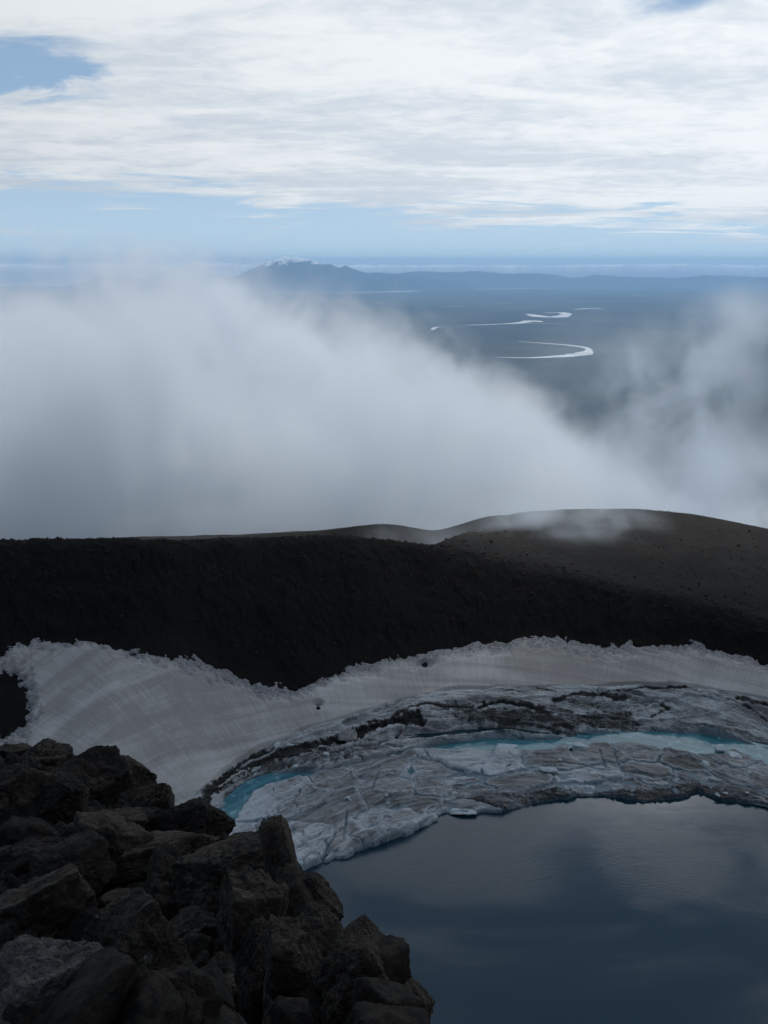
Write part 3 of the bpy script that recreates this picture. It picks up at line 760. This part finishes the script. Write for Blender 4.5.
# ------------------------------------------------------------------ single stones and ice pieces on the ice
def hull(name, pts, px, py, z, mat, scale, label, rot=0):
    import bmesh
    bm = bmesh.new()
    for p in pts: bm.verts.new(p)
    g = bmesh.ops.convex_hull(bm, input=bm.verts); bmesh.ops.triangulate(bm, faces=bm.faces)
    bmesh.ops.subdivide_edges(bm, edges=bm.edges, cuts=5, use_grid_fill=True); bmesh.ops.triangulate(bm, faces=bm.faces)
    bmesh.ops.delete(bm, geom=[v for v in bm.verts if not v.link_faces], context='VERTS')
    bm.verts.index_update()
    V = np.array([v.co[:] for v in bm.verts]); f = np.array([[v.index for v in p.verts] for p in bm.faces]); bm.free()
    V = V + .05 * np.stack([fbm(V[:, 0] * 2 + q, V[:, 1] * 2, V[:, 2] * 2, 3, seed=q) for q in (1, 2, 3)], 1)
    V = V * scale @ rotm(0, 0, rot).T; x, y = at_z(px, py, z)
    o = mesh_obj(name, V, f, mat, smooth=False, label=label, category='ice block'); o.location = (float(x), float(y), z); return o
def piece(name, px, py, w, h, mat, seed, label, cat, group=None, z=.8, tilt=0, planes=9, depth=None, sink=.6, flat=False):
    x, y = at_z(px, py + (0 if flat else h * .3), z); D = math.sqrt(x * x + y * y + (H - z) ** 2)
    a, b = w * D / F / 2, h * D / F / 2
    if flat: depth = b / (H / D) * .95; b = .22
    P, f = stone(seed, 4, planes=planes, rough=.7, sharp=22)
    P = P * np.array([a, depth or a, b]) @ rotm(0, R_(tilt), 0).T
    o = mesh_obj(name, P, f, mat, label=label, category=cat)
    if group: o['group'] = group
    o.location = (float(x), float(y), z + b * sink); return o
hull('ice_block', [(-.9, -.5, -.3), (.8, -.4, -.3), (1.0, .5, -.3), (-.8, .6, -.3), (-.75, -.2, .9), (.1, -.2, .75), (1.1, .2, .45), (.2, .7, .8), (-.7, .5, .95)], 580, 752, .15, M_chunk, 1.55, 'bright white upright ice block standing in the turquoise water')
hull('ice_block', [(-.5, -.5, -.3), (.3, -.5, -.3), (.3, .4, -.3), (-.5, .4, -.3), (-.35, -.3, 1.0), (.1, -.3, 1.05), (.1, .2, 1.0)], 571, 754, .15, M_rockd, 1.1, 'black faced slab of dirty ice leaning on the white block')
hull('ice_block', [(-.9, -.5, -.2), (.9, -.5, -.2), (.7, .7, -.2), (-.7, .7, -.2), (.05, 0, 1.3), (.15, .1, 1.25)], 411, 773, .9, M_blue, 1.05, 'small blue pyramid of ice standing on pale floes')
piece('ice_block', 462, 813, 28, 6, M_chunk, 604, 'flat white piece of ice floating at the lake edge', 'ice block', z=.1, flat=True)
piece('ice_block', 348, 737, 20, 8, mat_simple_ice('grey_ice', (.10, .10, .10), (.28, .28, .28)), 605, 'grey ice block fallen into the black hollow', 'ice block', z=1.2, tilt=-6)
piece('rock', 318, 708, 5, 3, M_rockd, 606, 'single black rock lying on the snow bank above the hollow', 'rock', z=4.6)
piece('ice_block', 396, 757, 16, 3.4, M_chunk, 607, 'long white bar of ice along the thin melt channel', 'ice block', z=.4, flat=True)
piece('ice_block', 417, 754, 14, 3.2, M_chunk, 608, 'second white bar of ice along the thin melt channel, further right', 'ice block', z=.4, flat=True)
piece('ice_block', 720, 749, 10, 5, M_chunk, 609, 'white tipped ice lump at the right end of the turquoise water', 'ice block', z=.3, tilt=10)
piece('ice_block', 706, 764, 8, 5, M_chunk, 610, 'small white lump at the shore of the turquoise water', 'ice block', z=.4)
piece('ice_block', 735, 756, 12, 6, M_chunk, 611, 'brown white lump among the jagged floes on the right', 'ice block', z=.5)
piece('ice_block', 550, 771, 20, 4, M_chunk, 612, 'flat white ice sliver on the floes below the upright block', 'ice block', z=.8, flat=True)
piece('ice_block', 507, 748, 22, 6, M_chunk, 613, 'pale tilted ice plate at the left end of the turquoise water', 'ice block', z=.3, flat=True)
bpy.context.view_layer.update(); DG = bpy.context.evaluated_depsgraph_get()
def drop_on(x, y):
    ok, loc, nrm, idx, ob, mtx = scene.ray_cast(DG, (float(x), float(y), 30.0), (0, 0, -1))
    return (loc.z, ob.name.split('.')[0]) if ok else (0, '')
spots = []
for (x0, y0, x1, y1, n) in ((325, 775, 395, 805, 16), (240, 830, 285, 852, 9), (430, 772, 470, 795, 12), (500, 750, 560, 775, 8), (640, 770, 768, 800, 22), (262, 752, 330, 768, 9), (560, 776, 700, 786, 10)):
    for _ in range((n + 1) // 2): spots.append((rng.uniform(x0, x1), rng.uniform(y0, y1)))
frag = [stone(700 + i, 3, planes=7, rough=.6, sharp=24) for i in range(4)]; fo = {}
for k, (px, py) in enumerate(spots):
    x, y = at_z(px, py, .8); i = k % 4; fz, on = drop_on(x, y)
    if on not in ('ice_floe', 'glacier_ice'): continue
    if i not in fo: fo[i] = o = mesh_obj('ice_fragment', frag[i][0], frag[i][1], M_chunk if i % 4 else M_under)
    else: o = fo[i].copy(); COL.objects.link(o)
    s = rng.uniform(.15, .5); o.scale = (s * 1.6, s, s * .55); o.rotation_euler = (rng.uniform(-.5, .5), rng.uniform(-.5, .5), rng.uniform(0, 6.28))
    o.location = (float(x), float(y), fz + .12 * s); o['label'] = 'small broken fragment of pale ice scattered on the floes'; o['category'] = 'ice fragment'; o['group'] = 'ice fragments scattered on the floes'

# ------------------------------------------------------------------ rivers on the far plain
def plain_pt(px, py):
    x, y, z = ray(px, py); h = math.hypot(x, y); k = z / h
    r = -1000 / k
    for _ in range(30): r = -(1000 + r * r / (2 * 6.371e6)) / k if k < 0 else 1e5
    return x / h * r, y / h * r
def river(pts, widths, label, sub=14):
    P = np.array([plain_pt(a, b) for a, b in pts]); n = len(P)
    tq = np.linspace(0, n - 1, (n - 1) * sub + 1)
    def cr(vals):
        out = []
        for t in tq:
            i = min(int(t), n - 2); f_ = t - i
            p0, p1, p2, p3 = vals[max(i-1, 0)], vals[i], vals[i+1], vals[min(i+2, n-1)]
            out.append(.5 * ((2*p1) + (-p0+p2)*f_ + (2*p0-5*p1+4*p2-p3)*f_**2 + (-p0+3*p1-3*p2+p3)*f_**3))
        return np.array(out)
    Q = cr(P); W = cr(np.array(widths, float)) * .75
    T = np.gradient(Q, axis=0); T /= np.linalg.norm(T, axis=1)[:, None] + 1e-9; N = np.stack([-T[:, 1], T[:, 0]], 1)
    nz = fbm(tq * 3.1, tq * 0, oct=3, seed=81); nz2 = fbm(tq * 3.1, tq * 0 + 9, oct=3, seed=82)
    L_ = Q + N * (W * (1 + .35 * nz))[:, None]; R2 = Q - N * (W * (1 + .35 * nz2))[:, None]
    V = []
    for a in (L_, (L_ + R2) / 2, R2):
        V.append(np.column_stack([a, -917 - (a ** 2).sum(1) / (2 * 6.371e6)]))
    V = np.vstack(V); m = len(Q)
    o = mesh_obj('river', V, grid_faces(3, m), M_river, kind='structure', label=label, category='river')
    me = o.data
    if me.polygons[0].normal.z < 0: me.flip_normals()
river([(496, 357.5), (530, 358), (560, 356.6), (578, 354.6), (587, 352.2), (589, 350), (584, 347.6), (570, 345.6), (548, 343.8), (518, 341.5)], [20, 70, 130, 170, 100, 50, 60, 80, 60, 20], 'bright looping river bend on the plain')
river([(432, 330), (436, 327.5), (445, 327)], [40, 60, 20], 'short glint of river left of the loop')
river([(462, 325.5), (490, 324.5), (515, 323.5), (532, 321), (540, 322)], [30, 70, 120, 200, 60], 'river reach above the loop')
river([(528, 314), (540, 316.5), (556, 317), (566, 314.5), (560, 312.5), (545, 313)], [80, 250, 260, 160, 120, 60], 'wide pale lake like river reach')
river([(470, 325.5), (530, 323.5), (570, 324.5)], [30, 40, 20], 'thin side channel of the river')
river([(310, 293), (350, 292.6), (400, 291.5), (424, 290.2)], [250, 500, 600, 200], 'long pale lake under the far mountain')
river([(455, 289.6), (500, 288.8), (550, 288.2), (598, 287.9)], [250, 450, 450, 200], 'long pale lake right of the far mountain')
river([(575, 309.5), (590, 308.5), (603, 309)], [60, 150, 60], 'small pale lake on the plain')
for a_, b_, w_, t_ in ((640, 296, 9, 'small lake glinting on the plain right of the long pale lakes'), (455, 307, 10, 'small lake between the far mountain and the river'), (380, 303, 8, 'small lake showing just above the cloud bank'), (560, 298, 12, 'thin lake above the wide river reach')):
    river([(a_ - w_, b_), (a_, b_ - .35), (a_ + w_ * .8, b_ - .1)], [30, 110, 30], t_)
river([(495, 303.5), (512, 303.2)], [100, 100], 'tiny lake on the plain')

# ------------------------------------------------------------------ far mountain
def build_mountain(name, Y0, prof, depth, label, seed):
    p = np.array(prof, float); Xc = (p[:, 0] - 384) / F * Y0 * 1.0
    hz = H - (p[:, 1] - 265) / F * Y0
    x = np.linspace(Xc.min(), Xc.max(), 340); y = np.linspace(-depth, depth, 110)
    X, Yl = np.meshgrid(x, y)
    gz = -920 - (X ** 2 + (Y0 + Yl) ** 2) / (2 * 6.371e6)
    ridge = np.interp(X + 500 * fbm(X * .0004, Yl * .0004, oct=3, seed=seed), Xc, hz) - gz
    fall = np.clip(1 - (np.abs(Yl) / depth) ** 1.15, 0, 1)
    nz = ridged(X * .00035, Yl * .00035, oct=5, seed=seed + 3)
    Hh = ridge * fall * (1 + .35 * (nz - .2) * (.3 + 1 - fall)) + 130 * nz * fall
    endf = sstep(0, .06, (X - x[0]) / (x[-1] - x[0])) * sstep(0, .06, (x[-1] - X) / (x[-1] - x[0]))
    Z = gz - 25 + np.maximum(Hh, 0) * endf
    mesh_obj(name, np.stack([X, Y0 + Yl, Z], -1), grid_faces(110, 340), M_mount, kind='structure', label=label, category='mountain')
build_mountain('mountain', 52000, [(180, 292), (212, 282), (232, 276), (248, 271.5), (258, 269.5), (266, 266), (273, 263), (279, 260), (285, 258.4), (291, 259.6), (297, 258.6), (303, 261.5), (311, 263), (318, 266), (326, 266), (336, 269), (345, 267), (352, 269), (362, 273), (372, 271.5), (384, 274), (396, 273), (420, 277), (450, 281), (480, 288)], 3600, 'snow capped blue mountain on the horizon', 90)
build_mountain('mountain', 62000, [(60, 284), (120, 277), (200, 275), (330, 276), (380, 272), (415, 271), (440, 273.5), (470, 271.5), (500, 274), (540, 273.5), (570, 276), (600, 275), (660, 276), (740, 277), (820, 277), (900, 286)], 5000, 'low faint mountain ridge right of the snow capped mountain', 95)

def build_far_clouds():
    X, Y = np.meshgrid(np.linspace(-72000, 72000, 1500), np.linspace(77500, 98000, 50)); t = (Y - 77500) / 20500
    lump = fbm(X * .00030, Y * .00012, oct=6, seed=93, gain=.62)
    Z = -60 + 330 * lump + 120 * ridged(X * .0009, Y * .0003, oct=3, seed=94)
    Z = Z - 2500 * (1 - sstep(0, .06, t)) - 900 * sstep(.85, 1, t)
    m, b = new_mat('cloud_top'); b.bsdf(c3(.9, .9, .9), 1.0, None, 0.0)
    mesh_obj('clouds', np.stack([X, Y, Z], -1), grid_faces(50, 1500), m, kind='stuff', label='white line of low clouds behind the far mountains', category='clouds')
build_far_clouds()

# ------------------------------------------------------------------ mist and haze
def vol_mat(name, build, color=(1, 1, 1), aniso=.3):
    m = bpy.data.materials.new(name); m.use_nodes = True; m.node_tree.nodes.clear(); b = NB(m.node_tree)
    v = b.n('ShaderNodeVolumePrincipled'); v.inputs['Color'].default_value = c3(*color); v.inputs['Anisotropy'].default_value = aniso
    v.inputs['Density'].default_value = 0
    d = build(b); b.put(v.inputs['Density'], d)
    o = b.n('ShaderNodeOutputMaterial'); b.L(v.outputs[0], o.inputs['Volume']); return m
def bank(b):
    p = b.pos(); x, y, z = b.sep(p)
    # top surface of the bank falls away to the right
    a = b.math('MAXIMUM', b.math('ADD', x, 260.0), 0.0)
    ztop = b.math('SUBTRACT', 58.0, b.math('ADD', b.math('MULTIPLY', a, .24), b.math('MULTIPLY', b.math('MULTIPLY', a, a), .00024)))
    depth = b.math('SUBTRACT', ztop, z)
    big = b.noise(b.vmath('ADD', p, (130.0, 40.0, 0)), .0042, 5, .55, .3)
    fine = b.noise(p, .012, 5, .62, .8)
    n = b.math('ADD', b.math('MULTIPLY', b.math('SUBTRACT', big, .5), 460.0), b.math('MULTIPLY', b.math('SUBTRACT', fine, .5), 190.0))
    s = b.mr(b.math('ADD', depth, n), -25.0, 105.0, 0.0, 1.0, True)
    s = b.math('POWER', s, 1.6)
    ends = b.math('MULTIPLY', b.mr(y, 1050.0, 1250.0, 0, 1, True), b.mr(y, 1950.0, 1650.0, 0, 1, True))
    var = b.mr(b.noise(b.vmath('ADD', p, (7.0, 900.0, 50.0)), .0075, 4, .6, 1.0), .38, .62, .25, 1.8, True)
    return b.math('MULTIPLY', b.math('MULTIPLY', b.math('MULTIPLY', s, ends), var), .010)
M_bank = vol_mat('cloud_volume', bank, (.87, .905, .94), .4)
def build_bank():
    xs = np.linspace(-1100, 900, 41); a = np.maximum(xs + 260, 0); zt = 62 - .24 * a - .00024 * a * a + 105
    zt = np.minimum(zt, 128)
    V, n = [], len(xs)
    for yy in (1050, 1950):
        for x_, t_ in zip(xs, zt): V.append((x_, yy, t_))
        for x_, t_ in zip(xs, zt): V.append((x_, yy, -640))
    Fc = []
    for k in range(n - 1):
        a0, b0 = k, k + 1; a1, b1 = n + k, n + k + 1; a2, b2 = 2*n + k, 2*n + k + 1; a3, b3 = 3*n + k, 3*n + k + 1
        Fc += [(a0, a1, b1, b0), (a2, b2, b3, a3), (a0, b0, b2, a2), (a1, a3, b3, b1)]
    Fc += [(0, 2*n, 3*n, n), (n-1, 2*n-1, 4*n-1, 3*n-1)]
    o = mesh_obj('mist', V, Fc, M_bank, smooth=False, kind='stuff', label='thick grey cloud bank drifting up behind the crater rim', category='cloud')
build_bank()
def wisp(name, c, rad, dens, nscale, label, seed=0, thr=(.44, .66), aniso=.35, color=(.86, .93, 1)):
    def f(b):
        q = b.obj(); r = b.vmath('LENGTH', b.vmath('DIVIDE', q, tuple(float(t) for t in rad)))
        fall = b.mr(r, 1.0, .25, 0, 1, True)
        n = b.noise(b.vmath('ADD', q, (seed * 91.0, 13.0, seed * 7.0)), nscale, 5, .6, .6)
        return b.math('MULTIPLY', b.math('MULTIPLY', fall, b.mr(n, thr[0], thr[1], 0, 1, True)), dens)
    m = vol_mat(name, f, color, aniso)
    V, fc = ICO[3]; V = V / np.linalg.norm(V, axis=1)[:, None] * np.array(rad) * 1.02
    o = mesh_obj('mist', V, fc, m, smooth=False, kind='stuff', label=label, category='mist'); o.location = c
def at_y(px, py, yy):
    x, y, z = ray(px, py); t = yy / y; return (float(x * t), float(yy), float(H + z * t))
wisp('wisp_a', at_y(672, 395, 1500), (170, 260, 150), .0075, .0075, 'thin veil of mist hanging over the plain on the right', 1)
wisp('wisp_b', at_y(735, 330, 1650), (150, 200, 95), .0065, .009, 'pale wisp of mist high at the right edge', 2)
wisp('wisp_c', at_y(735, 490, 1300), (230, 260, 120), .0085, .007, 'low mist behind the shoulder of the crater on the right', 3)
wisp('wisp_g', at_y(610, 420, 1450), (210, 240, 190), .0022, .0085, 'torn shreds of mist between the cloud bank and the river loop', 7)
wisp('wisp_d', at_y(562, 522, 236), (30, 20, 8.5), .10, .07, 'faint wisp of mist crossing the rounded shoulder of the rim', 4, (.36, .66))
wisp('wisp_e', at_y(430, 545, 330), (38, 40, 8), .03, .05, 'faint mist in the saddle left of the rounded shoulder', 5, (.35, .75))

def build_haze():
    a = 75000.0; z0, z1 = -1350.0, 480.0
    V = [(sx * a, sy * a, z) for z in (z0, z1) for sx, sy in ((-1, -1), (1, -1), (1, 1), (-1, 1))]
    Fc = [(3, 2, 1, 0), (4, 5, 6, 7), (0, 1, 5, 4), (1, 2, 6, 5), (2, 3, 7, 6), (3, 0, 4, 7)]
    m = vol_mat('haze_air', lambda b: 2.3e-5, (.38, .66, 1.0), .3)
    mesh_obj('haze', V, Fc, m, smooth=False, kind='stuff', label='blue air haze over the far plain', category='haze')
build_haze()

# unseen thick cloud added over the crater to keep it in shade
def build_shade_cloud():
    V, f = ico(6); V = V / np.linalg.norm(V, axis=1)[:, None]
    k = 1 + .30 * fbm(V[:, 0] * 1.6, V[:, 1] * 1.6, V[:, 2] * 1.6, 4, seed=91) + .12 * fbm(V[:, 0] * 7, V[:, 1] * 7, V[:, 2] * 7, 4, seed=92)
    P = V * k[:, None] * np.array([430, 400, 85])
    m = vol_mat('shade_cloud', lambda b: .03, (1, 1, 1), .3)
    o = mesh_obj('cloud', P, f, m, kind='stuff', label='thick cloud added out of view over the crater to shade it', category='cloud')
    o.location = (150, 110, 715)
build_shade_cloud()

# ------------------------------------------------------------------ sky, sun, camera
SUN_AZ, SUN_EL = R_(35), R_(64)
sd = (sin(R_(26)) * cos(R_(26)), cos(R_(26)) * cos(R_(26)), sin(R_(26)))   # brightest part of the cloud cover
w = bpy.data.worlds.new('World'); scene.world = w; w.use_nodes = True; nt = w.node_tree; nt.nodes.clear(); b = NB(nt)
tc = b.n('ShaderNodeTexCoord').outputs['Generated']; d = b.vmath('NORMALIZE', tc); x, y, z = b.sep(d)
sky = b.n('ShaderNodeTexSky'); sky.sky_type = 'NISHITA'; sky.sun_disc = False; sky.sun_elevation = SUN_EL; sky.sun_rotation = SUN_AZ
sky.altitude = 1500; sky.air_density = 1.0; sky.dust_density = .3; sky.ozone_density = 1.0
b.L(b.comb(x, y, b.math('ADD', b.math('MAXIMUM', z, 0.0), .10)), sky.inputs['Vector'])
skyc = b.vmath('MULTIPLY', sky.outputs[0], (.098, .108, .106))
zz = b.math('ADD', b.math('MAXIMUM', z, 0.0), .07)
P = b.comb(b.math('DIVIDE', x, zz), b.math('DIVIDE', y, zz), 0.0)
g = b.math('MAXIMUM', b.vmath('DOT_PRODUCT', d, sd), 0.0)
Pw = b.vmath('ADD', P, (3.7, 1.3, 0))
n1 = b.noise(Pw, .75, 12, .62, .6); n2 = b.noise(b.vmath('MULTIPLY', Pw, (.75, 1.1, 1)), 1.3, 12, .66, .9); n3 = b.noise(b.vmath('ADD', P, (9.0, 2.0, 4.0)), .5, 6, .55, .3)
el = b.math('ARCSINE', z); eld = b.math('MULTIPLY', el, 57.2958)
azd = b.math('MULTIPLY', b.math('ARCTAN2', x, y), 57.2958)
# coverage: nearly closed above 4 degrees, only streaks below
cov = b.mr(b.math('ADD', eld, b.math('ADD', b.math('MULTIPLY', azd, .055), b.math('MULTIPLY', b.math('SUBTRACT', n2, .5), 5.0))), 1.3, 5.0, -.01, .30, True)
hole2 = b.math('POWER', 2.718, b.math('MULTIPLY', -1.0, b.math('ADD', b.math('POWER', b.math('DIVIDE', b.math('SUBTRACT', azd, 15.5), 3.0), 2.0), b.math('POWER', b.math('DIVIDE', b.math('SUBTRACT', eld, 12.9), .8), 2.0))))
cov = b.math('SUBTRACT', cov, b.math('MULTIPLY', hole2, .24))
hole = b.math('POWER', 2.718, b.math('MULTIPLY', -1.0, b.math('ADD', b.math('POWER', b.math('DIVIDE', b.math('ADD', azd, 19.5), 4.2), 2.0), b.math('POWER', b.math('DIVIDE', b.math('SUBTRACT', eld, 9.3), 1.3), 2.0))))
cov = b.math('SUBTRACT', cov, b.math('MULTIPLY', b.math('MULTIPLY', hole, .62), b.mr(n2, .36, .62, 1.15, .30)))
cov = b.math('SUBTRACT', cov, b.mr(eld, 20.0, 31.0, 0.0, .24))
n4 = b.noise(b.vmath('ADD', P, (1.0, 5.0, 3.0)), 6.0, 10, .66, .5)
mask = b.mr(b.math('ADD', b.math('ADD', b.math('ADD', b.math('MULTIPLY', n1, .55), b.math('MULTIPLY', n2, .35)), b.math('MULTIPLY', n4, .12)), cov), .535, .73, 0, 1, True)
# brightness of the cloud: bright towards the sun, thick and grey overhead and behind
lum = b.math('ADD', b.math('ADD', b.mr(g, .0, .66, .07, .80), b.mr(g, .66, .97, .0, .20)), b.mr(g, .965, 1.0, .0, 1.0))
shade = b.mr(b.math('ADD', b.math('ADD', b.math('MULTIPLY', n3, .5), b.math('MULTIPLY', b.math('SUBTRACT', n4, .32), .28)), b.math('MULTIPLY', b.noise(b.vmath('MULTIPLY', P, (.5, 1.0, 1.0)), 1.4, 8, .62, .7), .5)), .46, .66, 0, 1, True)
thick = b.mr(eld, 38.0, 75.0, 1.0, .5, True)
lum = b.math('MULTIPLY', lum, thick)
cl = b.mix(b.math('MULTIPLY', shade, .75), b.vmath('SCALE', (1, 1, 1)), b.vmath('SCALE', (1, 1, 1)))
def scaled(colr, f):
    nd = b.n('ShaderNodeVectorMath', operation='SCALE'); nd.inputs[0].default_value = colr; b.put(nd.inputs['Scale'], f); return nd.outputs[0]
lum = b.math('MULTIPLY', lum, b.mix(b.mr(eld, 20.0, 27.0), c3(1, 1, 1), b.mr(b.noise(b.vmath('ADD', P, (2.0, 7.0, 1.0)), 1.7, 4, .5, .5), .42, .60, .35, 1.7)))
lake_glow = b.math('POWER', 2.718, b.math('MULTIPLY', -1.0, b.math('ADD', b.math('POWER', b.math('DIVIDE', b.math('SUBTRACT', azd, 14.0), 7.0), 2.0), b.math('POWER', b.math('DIVIDE', b.math('SUBTRACT', eld, 29.5), 3.6), 2.0))))  # unseen bright patch added to the sky for the lake to mirror
lum = b.math('ADD', lum, b.math('MULTIPLY', lake_glow, b.mr(n1, .3, .6, .6, 2.8)))
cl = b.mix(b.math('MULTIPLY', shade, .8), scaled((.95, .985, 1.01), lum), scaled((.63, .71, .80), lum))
skyc = b.mix(b.mr(eld, 0.0, 7.0, .48, .16), skyc, c3(.78, .88, .93))
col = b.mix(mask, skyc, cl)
# thin white cloud line lying on the horizon
hn = b.noise(b.comb(b.math('MULTIPLY', azd, .5), b.math('MULTIPLY', eld, 3.0), 5.0), 1.0, 5, .6, .3)
htop = b.math('ADD', -.62, b.math('MULTIPLY', hn, .5))
hm = b.math('MULTIPLY', b.mr(b.math('SUBTRACT', htop, eld), -.05, .1), .85)
col = b.mix(hm, col, c3(.80, .84, .86))
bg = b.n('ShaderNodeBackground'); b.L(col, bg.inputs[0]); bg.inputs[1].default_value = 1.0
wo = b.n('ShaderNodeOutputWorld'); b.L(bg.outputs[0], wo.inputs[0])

L = bpy.data.lights.new('sun', 'SUN'); L.energy = 3.3; L.angle = R_(3); L.color = (1, .96, .90)
lo = bpy.data.objects.new('sun', L); COL.objects.link(lo)
lo.rotation_euler = (pi / 2 - SUN_EL, 0, pi - SUN_AZ)

cam = bpy.data.cameras.new('camera'); co = bpy.data.objects.new('camera', cam); COL.objects.link(co)
cam.sensor_fit = 'VERTICAL'; cam.sensor_height = 36; cam.lens = F / 1024 * 36
cam.clip_start = .1; cam.clip_end = 400000
co.location = (0, 0, H); co.rotation_euler = (pi / 2 - PITCH, 0, 0)
scene.camera = co

scene.render.engine = 'CYCLES'
cy = scene.cycles
cy.volume_bounces = 8; cy.max_bounces = 10; cy.diffuse_bounces = 2; cy.glossy_bounces = 2; cy.transmission_bounces = 2
cy.volume_step_rate = .27; cy.volume_max_steps = 256
cy.use_denoising = True; cy.use_adaptive_sampling = True; cy.adaptive_threshold = .02
cy.caustics_reflective = False; cy.caustics_refractive = False
vs = scene.view_settings; vs.view_transform = 'Standard'; vs.look = 'None'; vs.exposure = 0; vs.gamma = 1
